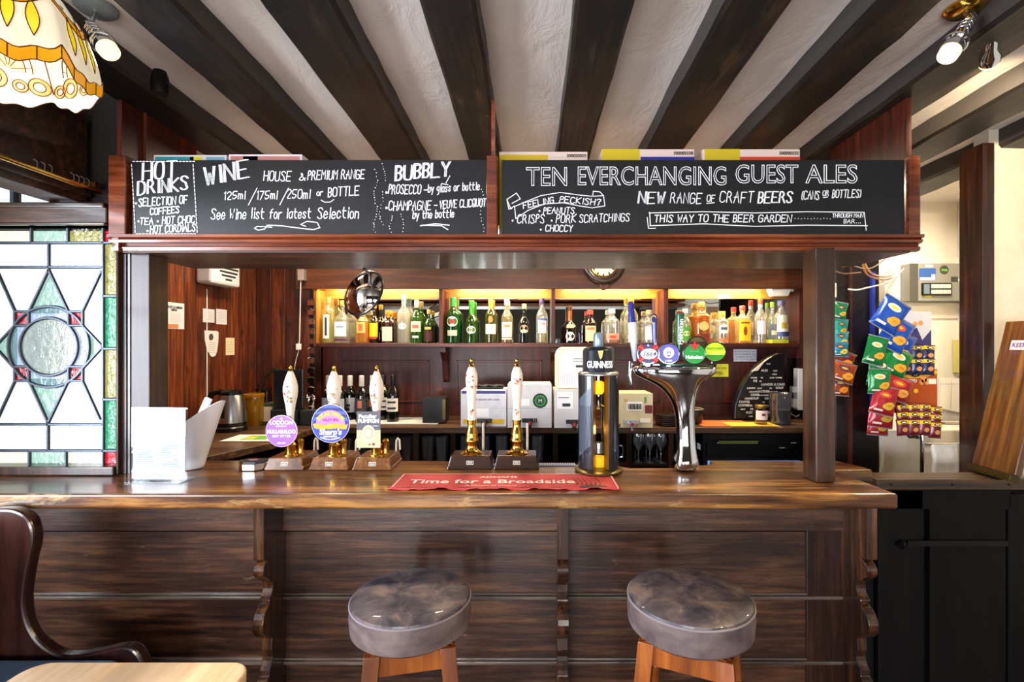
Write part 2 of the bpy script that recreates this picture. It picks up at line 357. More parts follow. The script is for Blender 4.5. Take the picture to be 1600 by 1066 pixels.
# back wall and side wall behind the bar
M_pine = planks('pine_boards', '#381a0d', '#70361a', '#a85a2a', 'Y', .105)
M_pineb = planks('pine_boards_rear', '#2e150c', '#5a2816', '#864626', 'X', .1)
struct(MB().box(-1.96, -1.9, 2.57, 3.56, 0, 2.6).obj('wall_bar_side', M_pine))
struct(MB().prism([(-1.53, 1.985), (-1.9, 2.57), (-1.96, 2.57), (-1.575, 1.985)], 0, 2.6, 'XY').obj('wall_bar_splay', M_pine))
struct(MB().box(-1.985, -1.962, 2.55, 3.64, 0, 2.95).obj('wall_outside_bounce', plain('white_render', '#e8ebf0', .9, ns=6)))  # white outer skin added to brighten the view through the leaded glass
struct(MB().box(-1.95, -1.452, 3.45, 3.5, 0, 2.6).obj('wall_bar_rear', M_pineb))
struct(MB().box(-1.93, 3.0, 3.56, 3.64, 0, 2.9).obj('wall_back', plain('dark_wall', '#2a1c16', .7)))
# ---------------------------------------------------------------- window_1: the leaded screen at the end of the bar
Yg = 1.90
wx = lambda px: X(px, Yg); wz = lambda py: Z(py, Yg)
win = bpy.data.objects.new('window_1', None); COL.objects.link(win); struct(win)
fr = MB()
fr.box(wx(-60), wx(187), Yg-.03, Yg+.04, 1.081, wz(727)); fr.box(wx(-60), wx(-31), Yg-.03, Yg+.04, wz(727), wz(357))
fr.box(wx(187), wx(191), Yg-.02, Yg+.04, 1.081, wz(352))
fr.obj('window_frame', M_oakz, win, bevel=.006)
li = MB(); li.box(wx(-85), wx(184), Yg-.05, Yg+.05, wz(357), wz(329)); li.box(wx(-85), wx(184), Yg-.065, Yg+.05, wz(331), wz(323)); li.box(wx(-85), wx(184), Yg-.06, Yg+.05, wz(357), wz(353))
li.obj('lintel', M_oak, win, bevel=.005)
gl = MB()
SG = {k: stained(k+'_glass', c, b, d, .22 if 'pale' in k else .5 if k == 'clear' else .9) for k, c, b, d in (('clear', '#f6f9fd', 45, .10), ('yellow', '#a8a052', 70, .12), ('green', '#3aa070', 80, .12), ('red', '#d81028', 80, .1), ('pale_green', '#a8c8b4', 60, .1), ('pale_blue', '#bcc8dc', 50, .1), ('pale_yellow', '#e6e6cc', 40, .1))}
def pane(k, pts, lift): gl.mat(SG[k]); gl.add([(wx(a), Yg+.004-lift*.0012, wz(b)) for a, b in pts], [tuple(range(len(pts)))])
def rect(k, a, b, c, d, lift=1): pane(k, [(a, d), (b, d), (b, c), (a, c)], lift)
rect('clear', -7, 163, 380, 704, 0)
for x0, x1, k in ((-7, 51, 'pale_yellow'), (51, 108, 'pale_green'), (108, 163, 'yellow')): rect(k, x0, x1, 357, 380, 0)
for x0, x1, k in ((-7, 48, 'pale_yellow'), (48, 105, 'pale_green'), (105, 163, 'pale_yellow')): rect(k, x0, x1, 704, 727, 0)
for s, (x0, x1) in ((1, (163, 187)), (-1, (-31, -7))):
    for y0, y1, k in ((357, 380, 'red'), (380, 463, 'yellow'), (463, 545, 'green'), (545, 624, 'yellow'), (624, 704, 'green'), (704, 727, 'red')): rect(k, x0, x1, y0, y1, 0)
CX, CY = 78, 542
ring = lambda r, n=40: [(CX+r*cos(2*pi*i/n), CY-r*sin(2*pi*i/n)) for i in range(n)]
for pts in ([(78, 425), (46, 490), (110, 490)], [(77, 659), (110, 592), (46, 592)], [(130, 508), (163, 542), (130, 577)], [(26, 508), (-7, 542), (26, 577)]): pane('pale_green', pts, 1)
pane('pale_blue', ring(63), 2); pane('pale_yellow', ring(45), 3)
for cx, cy in ((36, 498), (120, 498), (36, 584), (120, 584)): rect('red', cx-10, cx+10, cy-10, cy+10, 4)
gl.obj('leaded_glass', None, win)
lc = MB()
def came(pts, w=4.2): lc.tube([(wx(a), Yg-.004, wz(b)) for a, b in pts], w*Yg/F/2*1.15, 6)
for a, b in (((-31, 380), (187, 380)), ((-7, 418), (163, 418)), ((-7, 663), (163, 663)), ((-31, 704), (187, 704)), ((163, 357), (163, 727)), ((-7, 357), (-7, 727)), ((51, 357), (51, 380)), ((108, 357), (108, 380)),
             ((48, 704), (48, 727)), ((105, 704), (105, 727)), ((78, 380), (78, 425)), ((77, 659), (77, 704)), ((163, 463), (187, 463)), ((163, 545), (187, 545)), ((163, 624), (187, 624)),
             ((-31, 463), (-7, 463)), ((-31, 545), (-7, 545)), ((-31, 624), (-7, 624)), ((78, 422), (46, 490)), ((78, 422), (110, 490)), ((77, 661), (46, 592)), ((77, 661), (110, 592)),
             ((-4, 420), (26, 488)), ((160, 424), (130, 488)), ((-2, 655), (26, 594)), ((158, 656), (130, 594)), ((130, 508), (162, 542)), ((162, 542), (130, 577)), ((26, 508), (-6, 542)), ((-6, 542), (26, 577))): came((a, b))
came(ring(63)+[ring(63)[0]], 4.4); came(ring(45)+[ring(45)[0]], 4.4)
for cx, cy in ((36, 498), (120, 498), (36, 584), (120, 584)):
    q = [(cx-11, cy-11), (cx+11, cy-11), (cx+11, cy+11), (cx-11, cy+11)]
    for i in range(4): came((q[i], q[(i+1) % 4]), 4)
lc.obj('lead_came', M_lead, win)
tr = MB()
for x0, x1 in ((-85, -80), (15, 21), (76, 81)): tr.box(wx(x0), wx(x1), Yg, Yg+.03, wz(323), 2.42)
tr.obj('transom_bars', M_lead, win)
tg = MB(); tg.quad((wx(-85), Yg+.02, wz(323)), (wx(116), Yg+.02, wz(323)), (wx(116), Yg+.02, 2.42), (wx(-85), Yg+.02, 2.42)); tg.obj('transom_pane', SG['clear'], win)
# filled-in wall beneath the screen and above the transom
w = MB(); w.box(wx(116), -1.565, 1.915, 1.93, wz(325), 2.44); w.box(-2.45, X(190, 1.95), 1.93, 1.97, 0, 1.02); w.box(-2.45, -1.56, 1.93, 1.97, 2.42, 2.95); w.box(-2.45, wx(-58), 1.90, 1.97, 0, 2.95); struct(w.obj('wall_screen', plain('dark_panel', '#1c1310', .6)))
# dark pelmet beam and the brass curtain pole along it
pb = MB(); pb.box(-1.80, -1.68, -.6, 1.892, 2.105, 2.44); pb.box(-1.81, -1.665, -.6, 1.892, 2.13, 2.15); struct(pb.obj('trim_pelmet', M_oak.copy(), bevel=.006))
pole = thing('curtain_pole', 'thin brass curtain pole with small hooks under the dark pelmet by the leaded window', 'curtain pole', (-1.615, 1.0, 2.165))
MB().cyl((0, -1.3, 0), (0, .87, -.02), .009).obj('rod', M_brass, pole)
for j, y in enumerate((.36, .39, .42, .62, .645, .67, .75, .77, .79, .81)):
    h = MB(); h.tube([(.0, y, .012), (.012, y, .004), (.012, y, -.012), (0, y+.004, -.022), (-.008, y+.008, -.014)], .0016, 5); h.obj('hook', M_steel, pole)
for y in (-.9, .3, .86): MB().box(-.065, .0, y-.01, y+.01, -.008, .012).obj('bracket', M_brass, pole)
# ---------------------------------------------------------------- other side: service hatch, door frame, plaster wall
M_blk = wood('black_painted_boards', '#080707', '#0f0e0d', '#171514', 'Z', 18, .7, .0, .25); M_blk.node_tree.nodes['Principled BSDF'].inputs['Specular IOR Level'].default_value = .2
Yh = 2.14
hd = bpy.data.objects.new('door_1', None); COL.objects.link(hd); struct(hd)
b = MB(); b.box(1.36, 2.7, Yh+.03, Yh+.06, 0, .96)
b.obj('door_boards', M_blk, hd)
b = MB()
for x0, x1, z0, z1 in ((X(1372, Yh), X(1443, Yh), 0, .95), (X(1453, Yh), X(1572, Yh), 0.06, .87), (X(1576, Yh), 2.7, 0, .93), (X(1372, Yh), X(1580, Yh), .865, .952)): b.box(x0, x1, Yh, Yh+.035, z0, z1)
b.obj('door_planks', M_blk, hd, bevel=.004)
b = MB(); zb = Z(848, Yh); b.box(X(1415, Yh), X(1572, Yh), Yh-.012, Yh, zb-.012, zb+.012); b.tube([(X(1408, Yh), Yh-.006, zb), (X(1402, Yh), Yh-.02, zb-.006)], .016, 10); b.obj('strap_hinge', plain('black_iron', '#191717', .4, .6), hd)
lg = MB(); lg.box(X(1365, Yh), X(1598, Yh), Yh-.02, Yh+.10, .955, 1.0)
ledge = tag(lg.obj('hatch_ledge', wood('worn_ledge', '#2b1c10', '#5a4028', '#8a6a48', 'X', 26, .5, .1, .2), bevel=.004), 'worn brown hatch ledge on top of the black boarded door', 'ledge')
bt = MB()
for px in (1388, 1483, 1570): bt.cyl((X(px, Yh), Yh-.023, .978), (X(px, Yh), Yh-.019, .978), .006)
bt.obj('bolt', M_black, ledge)
Yd = 2.32
dj = MB(); dj.box(X(1527, Yd), X(1545, Yd), Yd-.03, Yd+.10, 0, 2.5); struct(dj.obj('trim_1', M_oakz, bevel=.004))
struct(MB().box(X(1545, Yd), 2.95, Yd, Yd+.08, 0, 2.9).obj('wall_hatch', plain('textured_plaster', '#ece0ca', .8, ns=14, nb=.9)))
# alcove
Ya = 3.40
struct(MB().box(1.84, 2.92, Ya, Ya+.05, 0, 2.6).obj('wall_alcove', plain('white_board', '#e4e2da', .5)))
tl = MB()
for x0, x1, z0, z1 in ((1410, 1533, 402, 414), (1405, 1500, 473, 498), (1503, 1560, 473, 498), (1442, 1498, 502, 592), (1500, 1560, 502, 592)): tl.box(X(x0, Ya), X(x1, Ya), Ya-.012, Ya, Z(z1, Ya), Z(z0, Ya))
struct(tl.obj('trim_2', plain('white_board_panel', '#e8e6de', .45), bevel=.003))
struct(MB().box(1.80, 1.84, 2.66, 3.4, 0, 2.5).obj('wall_partition', M_oakz))
pt = MB(); pt.box(1.597, X(1374, 2.62), 2.62, 2.66, 0, 2.4); struct(pt.obj('trim_3', plain('near_black_wood', '#120b08', .35), bevel=.003))
struct(MB().box(X(1328, 2.6), X(1332, 2.6), 2.60, 2.62, 0, 2.4).obj('trim_4', M_mahz))
# ================================================================ THE BAR
BZ, BF, BB = 1.08, 1.65, 2.13           # bar top height, front edge, rear edge
bt = MB()
bt.prism([(-2.28, BF), (1.215, BF), (1.19, 1.955), (1.345, 1.965), (1.345, 2.01), (1.30, 2.12), (.94, 2.125), (.76, 2.13), (.75, 2.07), (.70, 2.045), (.64, 2.06), (.62, 2.05), (.60, 2.0), (.40, 2.0), (.35, 2.03), (.20, 2.06), (-.20, 2.07), (-.26, 2.11), (-.42, 2.12), (-1.45, 2.13), (-1.57, 2.0), (-1.6, 1.93), (-2.28, 1.93)], BZ-.05, BZ, 'XY')
bar_top = tag(bt.obj('worktop', M_top, bevel=.008, seg=3), 'long worn varnished wooden bar top carrying the pumps and both posts', 'bar top')
bf = thing('bar_counter', 'dark scratched boarded bar front with scroll brackets under the worn bar top', 'bar', (0, 1.9, 0))
Yp = 1.85
zs = [1.03, Z(831, Yp), Z(932, Yp), Z(1033, Yp), .16, 0]
for k in range(5):
    b = MB(); z1, z0 = zs[k], zs[k+1]; t = .018 if k == 0 else 0.
    b.prism([(Yp-1.9+.0-t, z1), (Yp-1.9-t-.004, z0+.012), (Yp-1.9+.04, z0), (Yp-1.9+.04, z1)], -2.28, 1.19, 'YZ')
    b.obj('board', wood('bar_board', '#1b0f08', '#41271a', '#69462f', 'X', 34, .36, .25, .3, 7., wear=('#8a7059', .63, 26), lo=.3, hi=.66), bf)
for k in (2, 3, 4):
    b = MB(); b.box(-2.28, 1.19, Yp-1.9-.020, Yp-1.9+.01, zs[k]-.004, zs[k]+.008); b.box(-2.28, 1.19, Yp-1.9-.011, Yp-1.9+.01, zs[k]+.008, zs[k]+.016)
    b.obj('moulding', wood('moulding_worn_sheen', '#4a3e36', '#6e6056', '#9a8c80', 'X', 22, .25, .5, .1), bf, bevel=.003)  # worn edges, with the pale reflection along them painted into the wood
MB().box(-1.55, 1.19, Yp-1.9+.05, 1.99-1.9, 0, 1.02).obj('carcass', plain('carcass_dark', '#130c08', .7), bf)
# scroll bracket outline (distance in front of the boards, height)
def scroll():
    pts = [(.0, 1.028), (.155, 1.028), (.155, .842)]
    def arc(cx, cz, rx, rz, a0, a1, n=9): return [(cx+rx*cos(radians(a0+(a1-a0)*i/n)), cz+rz*sin(radians(a0+(a1-a0)*i/n))) for i in range(n+1)]
    pts += [(.147, .838)]+arc(.105, .800, .052, .036, 75, -50)+arc(.150, .725, .055, .045, 160, 235, 5)+[(.12, .682)]
    pts += arc(.085, .615, .078, .062, 70, -72)+[(.10, .545)]+arc(.155, .48, .058, .05, 150, 230, 5)+arc(.09, .38, .06, .05, 60, -60)+[(.10, .31), (.07, .2), (.05, 0), (0, 0)]
    return pts
for px, w_ in ((405, .036), (880, .040), (1362, .034)):
    x = X(px, 1.70); b = MB(); b.prism([(Yp-1.9-d+.001, z) for d, z in scroll()], x-w_/2, x+w_/2, 'YZ')
    b.obj('scroll_bracket', wood('bracket_oak', '#150c07', '#3a2113', '#7c4d2c', 'Z', 24, .25, .6, .1), bf, bevel=.003)
    x2 = x-.045 if px > 1000 else None
    if x2: MB().box(x2-.10, x2+.03, Yp-1.9-.012, Yp-1.9, 0, 1.028).obj('end_stile', M_oakz, bf, bevel=.003)
# posts
p1 = thing('bar_post', 'square oak post beside the leaded window, standing on the bar top', 'post', (-1.51, 1.95, BZ))
MB().box(-.053, .053, -.045, .055, .001, .84).obj('shaft', wood('post_brown_oak', '#2a1b16', '#46322a', '#66503f', 'Z', 20, .45, .15, .15), p1, bevel=.003)
MB().box(-.056, -.030, -.052, -.044, .001, .84).obj('cover_strip', M_oakz, p1, bevel=.002)
MB().box(-.026, -.018, -.049, -.044, .001, .84).obj('bead', M_oakz, p1)
p2 = thing('bar_post', 'square dark oak post near the service hatch, standing alone on the bar top', 'post', (1.05, 1.825, BZ))
MB().box(-.035, .035, -.045, .042, .001, .84).obj('shaft', wood('post_oak', '#1f110a', '#3c2213', '#6a4024', 'Z', 22, .32, .5, .12), p2, bevel=.004)
# ---------------------------------------------------------------- canopy over the bar
Yc = 1.85
can = thing('bar_canopy', 'mahogany canopy shelf with stepped moulding above the bar, holding both chalkboards', 'canopy', (0, 2.05, 1.92))
def cbox(x0, x1, y0, y1, z0, z1): return MB().box(x0, x1, y0-2.05, y1-2.05, z0-1.92, z1-1.92)
cbox(-1.53, 1.42, Yc+.02, 2.27, 1.918, 1.946).obj('underside', wood('canopy_soffit', '#2a170e', '#4a2c1b', '#6e4630', 'X', 14, .5, .05, .1), can)
mo = MB(); prof = [(.0, 1.922), (-.018, 1.925), (-.022, 1.937), (-.012, 1.942), (-.010, 1.948), (-.030, 1.953), (-.034, 1.962), (-.024, 1.967), (-.040, 1.971), (-.040, 1.981), (0, 1.981)]
mo.prism([(Yc+a-2.05+.03, z-1.92) for a, z in prof], -1.565, 1.45, 'YZ'); mo.obj('moulding', M_moul, can)
mo = MB(); mo.prism([(-1.53+a*.9, z-1.92) for a, z in prof], Yc-2.05, .22, 'XZ'); mo.obj('moulding', M_moul, can)
cbox(-1.53, 1.42, Yc+.04, 2.27, 1.965, 1.98).obj('shelf_board', M_mah, can)
for x0, x1, nm in ((-1.565, -1.50, 'end_stile'), (-.165, -.125, 'middle_stile'), (1.40, 1.44, 'end_stile')):
    cbox(x0, x1, Yc-.005, Yc+.035, 1.98, 2.275).obj(nm, M_moul, can, bevel=.004)
cbox(-1.560, -1.542, Yc+.03, 2.30, 1.98, zc(1.9)-.006).obj('end_board', M_mahz, can)
e = MB(); e.prism([(Yc+.02-2.05, .06), (2.34-2.05, .06), (2.34-2.05, zc(2.3)-1.92-.004), (Yc+.02-2.05, zc(1.9)-1.92-.004)], 1.405, 1.425, 'YZ'); e.obj('end_board', M_mahz, can)
e = cbox(-.150, -.138, Yc+.03, Yc+.07, 2.27, zc(1.9)-.006); e.obj('batten', M_moul, can)
# chalkboards
bm, N, L, B = newmat('chalkboard_black'); v = coords(N, L, (1, 1, 1), False); n = noise(N, L, v, 4, 5, .6); L.new(ramp(N, L, n.outputs[0], [(.35, '#0f1013'), (.7, '#1d1d1e')]).outputs[0], B.inputs['Base Color']); B.inputs['Roughness'].default_value = .42
Yb = Yc+.012
cx_ = lambda px: X(px, Yb); cz_ = lambda py: Z(py, Yb)
def board(px0, px1, label):
    t = thing('chalkboard', label, 'chalkboard', (0, Yb, cz_(367)))
    MB().box(cx_(px0), cx_(px1), .0005, .015, .001, cz_(250)-cz_(367)).obj('panel', bm, t); return t
def chalk_writer(t):
    mb = MB().mat(M_chalk); z0 = cz_(367)
    def wr(txt, px, py, hp, wp=None, w=1.5, rot=0, **k):
        s = Yb/F; k = dict(k); k['double'] = k.get('double', 0)*s*.8; hand(mb, txt, (cx_(px), -.0012, cz_(py)-z0), hp*s, wp*s if wp else None, w*s, rot=radians(rot), **k)
    def ln(pts, w=1.3): ribbon(mb, [(cx_(a), cz_(b)-z0) for a, b in pts], w*Yb/F, Vector((1, 0, 0)), Vector((0, 0, 1)), Vector((0, -.0012, 0)))
    def dots(pts, r=1.1):
        for a, b in pts: mb.disc((cx_(a), -.0012, cz_(b)-z0), r*Yb/F, 8)
    return mb, wr, ln, dots
b1 = board(207, 760, 'chalkboard over the pumps listing hot drinks, wine and bubbly')
mb, wr, ln, dots = chalk_writer(b1)
for a, b in ((0, 1),):
    for k in range(19): ln([(208+k*5.2, 252.5), (211+k*5.2, 252.5)]); ln([(213+k*5, 365.5), (216+k*5, 365.5)])
    for k in range(17): ln([(206+k*.35, 257+k*6.4), (206.2+k*.35, 261+k*6.4)]); ln([(302+k*.4, 257+k*6.4), (302.2+k*.4, 261+k*6.4)])
wr('HOT', 222, 282, 26, 52, 1.6, 5, double=3); wr('HOT', 223, 282, 26, 52, 1.2, 5)
wr('DRINKS', 215, 305, 21, 78, 1.5, 6, double=2.6); wr('DRINKS', 217, 305, 21, 78, 1.3, 6)
dots([(213, 318), (217, 346), (247, 346), (231, 361)], 1.8)
wr('SELECTION OF', 217, 323, 12, 76, 1.7, 4); wr('COFFEES', 235, 336, 10, 45, 1.7, 4); wr('TEA', 219, 351, 10, 20, 1.6); wr('HOT CHOC', 254, 350, 11, 50, 1.7, 2); wr('HOT CORDIALS', 235, 364, 11, 70, 1.7, 2)
for d in (0, 1.6, 3.2): wr('WINE', 320+d, 291, 27, 68, 1.4, 11)
wr('HOUSE', 412, 283, 15, 42, 1.5); wr('&', 467, 282, 11, 10, 1.4); wr('PREMIUM RANGE', 481, 281, 14, 88, 1.5, 1)
wr('125ml', 349, 312, 12, 34, 1.4, 2); wr('/', 389, 318, 20, 10, 1.3); wr('175ml', 400, 312, 13, 33, 1.4, 1); wr('/', 438, 318, 20, 10, 1.3); wr('250ml', 448, 311, 14, 36, 1.4, 1)
wr('or', 495, 306, 9, 9, 1.4); wr('BOTTLE', 513, 308, 14, 48, 1.6, 4); ln([(502, 313), (507, 316), (516, 316), (522, 312)])
wr('See Wine list', 330, 343, 16, 82, 1.5, 1); wr('for latest', 421, 342, 15, 64, 1.5, 1); wr('Selection', 496, 342, 17, 64, 1.6, 1)
ln([(425, 355), (402, 354), (398, 357), (404, 360), (414, 358), (418, 352), (440, 353), (470, 357), (490, 359), (500, 356), (496, 348), (480, 346), (470, 351), (478, 354)], 1.4)
wr('BUBBLY', 617, 282, 23, 84, 1.5, 4, double=3); wr('BUBBLY', 619, 281, 20, 82, 1.2, 4); ln([(690, 287), (700, 289)]); ln([(697, 286), (703, 275)])
dots([(604, 301), (604, 325)], 2)
wr('PROSECCO', 607, 303, 14, 50, 1.5); wr('-', 662, 302, 10, 6, 1.4); wr('by glass or bottle', 669, 301, 12, 80, 1.4, 3)
wr('CHAMPAGNE', 607, 329, 14, 66, 1.5, 1); wr('-', 678, 325, 8, 5, 1.4); wr('VEUVE CLICQUOT', 687, 326, 12, 72, 1.5, 3); wr('by the bottle', 645, 342, 12, 64, 1.5, 2)
ln([(657, 353), (680, 350), (702, 352)], 1.6); ln([(660, 352), (690, 353), (700, 359)], 1.4)
rr = random.Random(5)
for x0, y0, y1 in ((587, 265, 366), (596, 300, 355), (612, 338, 366), (628, 335, 366), (753, 296, 366), (600, 256, 285)):
    y = y0
    while y < y1: dots([(x0+3*sin(y*.13+x0)+rr.uniform(-1, 1), y)], rr.uniform(.5, .9)); y += rr.uniform(3, 6)
mb.obj('chalk_lettering', M_chalk, b1)
b2 = board(784, 1413, 'chalkboard headed ten everchanging guest ales over the tall stout font')
mb, wr, ln, dots = chalk_writer(b2)
s_ = Yb/F
mb2 = MB().mat(M_chalk)
for body, x0, x1, y in (('TEN', 822, 885, 290), ('EVERCHANGING', 901, 1132, 289), ('GUEST', 1148, 1245, 286), ('ALES', 1259, 1339, 286)):
    t_ = MB().text(body, .1, (0, 0, 0), 'LEFT'); ww = max(v.x for v in t_.v)-min(v.x for v in t_.v)
    mb.text(body, 41*s_, (cx_(x0), -.0012, cz_(y)-cz_(367)), 'LEFT', xs=(x1-x0)*s_/(ww*41*s_/.1), outline=.00165)
wr('NEW', 996, 318, 18, 40, 1.5, double=2); wr('RANGE', 1047, 318, 16, 48, 1.5, double=0); wr('OF', 1104, 315, 10, 12, 1.4); ln([(1104, 318), (1116, 317)]); wr('CRAFT', 1124, 317, 17, 52, 1.6); wr('BEERS', 1184, 317, 17, 52, 1.6, double=1.4)
wr('(CANS', 1251, 312, 13, 28, 1.5); wr('OR', 1285, 306, 8, 9, 1.3); ln([(1286, 309), (1293, 308)]); wr('BOTTLES)', 1300, 309, 12, 44, 1.5)
# banner
tp = [(804, 323), (820, 316), (845, 306), (875, 301), (905, 305), (925, 307), (943, 306)]
ln(tp); ln([(a+2, b+19) for a, b in tp[:1]]+[(825, 329), (850, 319), (880, 317), (905, 322), (925, 325), (945, 322)])
ln([(804, 323), (806, 342)]); ln([(943, 306), (945, 322)]); ln([(804, 322), (798, 326), (792, 312), (807, 302), (813, 311), (800, 318)]); ln([(926, 306), (927, 299), (937, 300), (943, 306)]); ln([(792, 312), (795, 327), (800, 326)])
wr('FEELING', 818, 326, 9, 48, 1.4, 11); wr('PECKISH?', 874, 316, 9.5, 64, 1.4, -5)
dots([(843, 330), (801, 345), (862, 345), (845, 359)], 1.6)
wr('PEANUTS', 849, 334, 9.5, 48, 1.4); wr('CRISPS', 808, 349, 13, 42, 1.4, 1); wr('PORK', 869, 348, 13, 30, 1.4); wr('SCRATCHINGS', 905, 348, 12, 78, 1.4, 2); wr('CHOCCY', 852, 362, 10, 42, 1.4)
ln([(1014, 333), (1100, 331), (1180, 333), (1260, 331), (1350, 332)], 1.4); ln([(1015, 353), (1100, 350), (1180, 354), (1260, 352), (1355, 353)], 1.4); ln([(1015, 332), (1016, 353)], 1.5); ln([(1011, 340), (1013, 357), (1024, 357)], 1.3); ln([(1350, 332), (1353, 360)], 1.4)
wr('THIS WAY TO THE BEER GARDEN', 1022, 347, 11, 214, 1.6); dots([(1242+k*5, 341.5+(k % 3)*.4) for k in range(12)], .8); wr('THROUGH MAIN', 1300, 340, 6, 48, 1.1); wr('BAR...', 1318, 349, 6, 26, 1.1)
mb.obj('chalk_lettering', M_chalk, b2)
# cartons stored on the canopy
def carton(px0, px1, ytop, Yf, base, bands, label, num=None, face='#e8cfc2', d=.22):
    x0, x1 = X(px0, Yf), X(px1, Yf); z1 = Z(ytop, Yf); t = thing('carton', label, 'carton', ((x0+x1)/2, Yf, 1.981)); h = z1-1.981; w = (x1-x0)/2
    MB().box(-w, w, 0, d, .001, h).obj('body', plain('card_'+face, face, .7), t, bevel=.002)
    b = MB()
    for a, c, zt, zb, col in bands: b.mat(plain('print_'+col, col, .6)); b.box(-w+2*w*a, -w+2*w*c, -.0008, -.0003, max(.002, h-zb), h-zt)
    if num: b.mat(M_black); b.text(num, .017, (w*.97, -.0015, h-.022), 'RIGHT', bold=.0004)
    b.obj('print', None, t); return t
M_pk = 'cartons stored on the canopy'
carton(240, 354, 242, 1.93, None, [(.02, .55, .008, .2, '#2f9ba6'), (.5, .66, .008, .05, '#e8e020'), (.72, .97, .008, .2, '#7fb6c8')], 'white edged carton with teal and yellow print, above the hot drinks chalk list', face='#e9dde2')
carton(357, 472, 241, 1.93, None, [(.03, .97, .008, .2, '#c98780'), (.2, .4, .008, .2, '#b87068')], 'white edged carton with dusty pink print, above the chalked wine heading', face='#eddfe0')
carton(780, 918, 237, 1.93, None, [(0, .55, .012, .3, '#d6b41c')], 'cream carton with a yellow band, beside the canopy middle stile', '300050503')
carton(940, 1085, 233, 1.93, None, [(0, .41, .0, .3, '#d3b81a'), (.42, 1, .03, .3, '#2b2a8a')], 'cream carton with yellow and deep blue bands on the canopy', '300000338')
carton(1098, 1250, 233, 1.93, None, [(.02, .38, .0, .3, '#d3b81a'), (.38, 1, .03, .3, '#d2452a')], 'cream carton with yellow and red bands on the canopy', '300000335')
# ================================================================ BACK BAR
Yw = 3.45
bb = thing('back_bar_panelling', 'mahogany panelled back of the bar with framed panels below the spirits shelf', 'panelling', (.15, Yw, 0))
MB().box(-1.59, 1.62, .0, .05, 0, 1.55).obj('panel', M_mahz, bb)
fm = MB()
def frame_(px0, px1, py0, py1, t=2.6):
    f = lambda a, b, c, d: fm.box(X(a, Yw)-.15, X(b, Yw)-.15, -.009, 0, Z(d, Yw), Z(c, Yw))
    f(px0, px1, py0, py0+t); f(px0, px0+t, py0, py1); f(px1-t, px1, py0, py1); f(px0, px1, py1-t, py1)
for a, b in ((536, 671), (713, 847), (880, 1030), (1062, 1195)): frame_(a, b, 563, 629)
fm.obj('moulding', M_mah, bb, bevel=.003)
for px in (688, 867): MB().box(X(px-5, Yw)-.15, X(px+5, Yw)-.15, -.006, 0, 1.08, 1.27).obj('stile', M_mah, bb, bevel=.002)
YS, ZS = 3.28, 1.578
sh = thing('spirits_shelf', 'long mahogany shelf unit with lit mirrored bays holding the spirit bottles', 'shelf unit', (0, YS, ZS))
def sb(px0, px1, Y, y0, y1, z0, z1): return MB().box(X(px0, Y), X(px1, Y), y0-YS, y1-YS, z0-ZS, z1-ZS)
sb(494, 1248, YS, YS, 3.449, ZS-.026, ZS).obj('shelf_board', M_mah, sh, bevel=.002)
zh = Z(452, YS)
sb(464, 1256, YS, YS-.015, YS+.02, zh, 2.35).obj('header', wood('header_wood', '#2e160b', '#532c17', '#7c4a2a', 'X', 12, .35, .3, .05), sh, bevel=.002)
sb(478, 1256, YS, YS+.02, 3.49, zh+.055, zh+.065).obj('bay_ceiling', M_mah, sh)
M_gold = wood('lit_pine', '#8a5a20', '#b8822e', '#d8a850', 'X', 18, .4, .2, .05); M_goldz = wood('lit_pine_upright', '#8a5420', '#b87a30', '#d8a050', 'Z', 18, .4, .2, .05)  # strip-lamp glow painted into the wood tone of rail, pilasters and end panel
sb(492, 1252, 3.44, 3.425, 3.45, Z(467, 3.44), zh+.054).obj('back_rail', M_gold, sh)
for a, b in ((686, 700), (862, 872), (1037, 1055)):
    x0, x1 = X(a, YS), X(b, YS)
    MB().box(x0, x0+.022 if b-a < 16 else x0+.03, 0, 3.43-YS, 0.0005, zh-ZS).obj('divider', M_mahz, sh, bevel=.001)
MB().box(X(488, YS), X(494, YS), 0, 3.449-YS, -.02, zh-ZS).obj('end_panel', M_goldz, sh); MB().box(X(1249, YS), X(1254, YS), 0, 3.449-YS, -.1, zh-ZS).obj('end_panel', M_mahz, sh)
for a, b in ((494, 500), (701, 713), (1027, 1037)): MB().box(X(a, 3.40), X(b, 3.40), .142, .157, .001, zh-ZS).obj('pilaster', M_goldz, sh)
mm = plain('mirror_silver', '#d8dcd6', .015, 1)
MB().box(X(494, 3.44), X(1252, 3.44), 3.438-YS, 3.445-YS, .001, Z(466, 3.44)-ZS).obj('mirror', mm, sh)
MB().box(X(494, 3.44), X(1252, 3.44), 3.446-YS, 3.49-YS, .001, zh-ZS).obj('back_board', M_mah, sh)
for px in (691, 866):
    b = MB(); b.prism([(0.02, -.027), (.160, -.027), (.160, -.27), (.14, -.25), (.10, -.12), (.02, -.06)], X(px, YS)-.02, X(px, YS)+.02, 'YZ'); b.obj('corbel', M_mahz, sh, bevel=.003)
lamp_m = plain('warm_lamp_diffuser', '#ffdf9a', .5, emit=6)
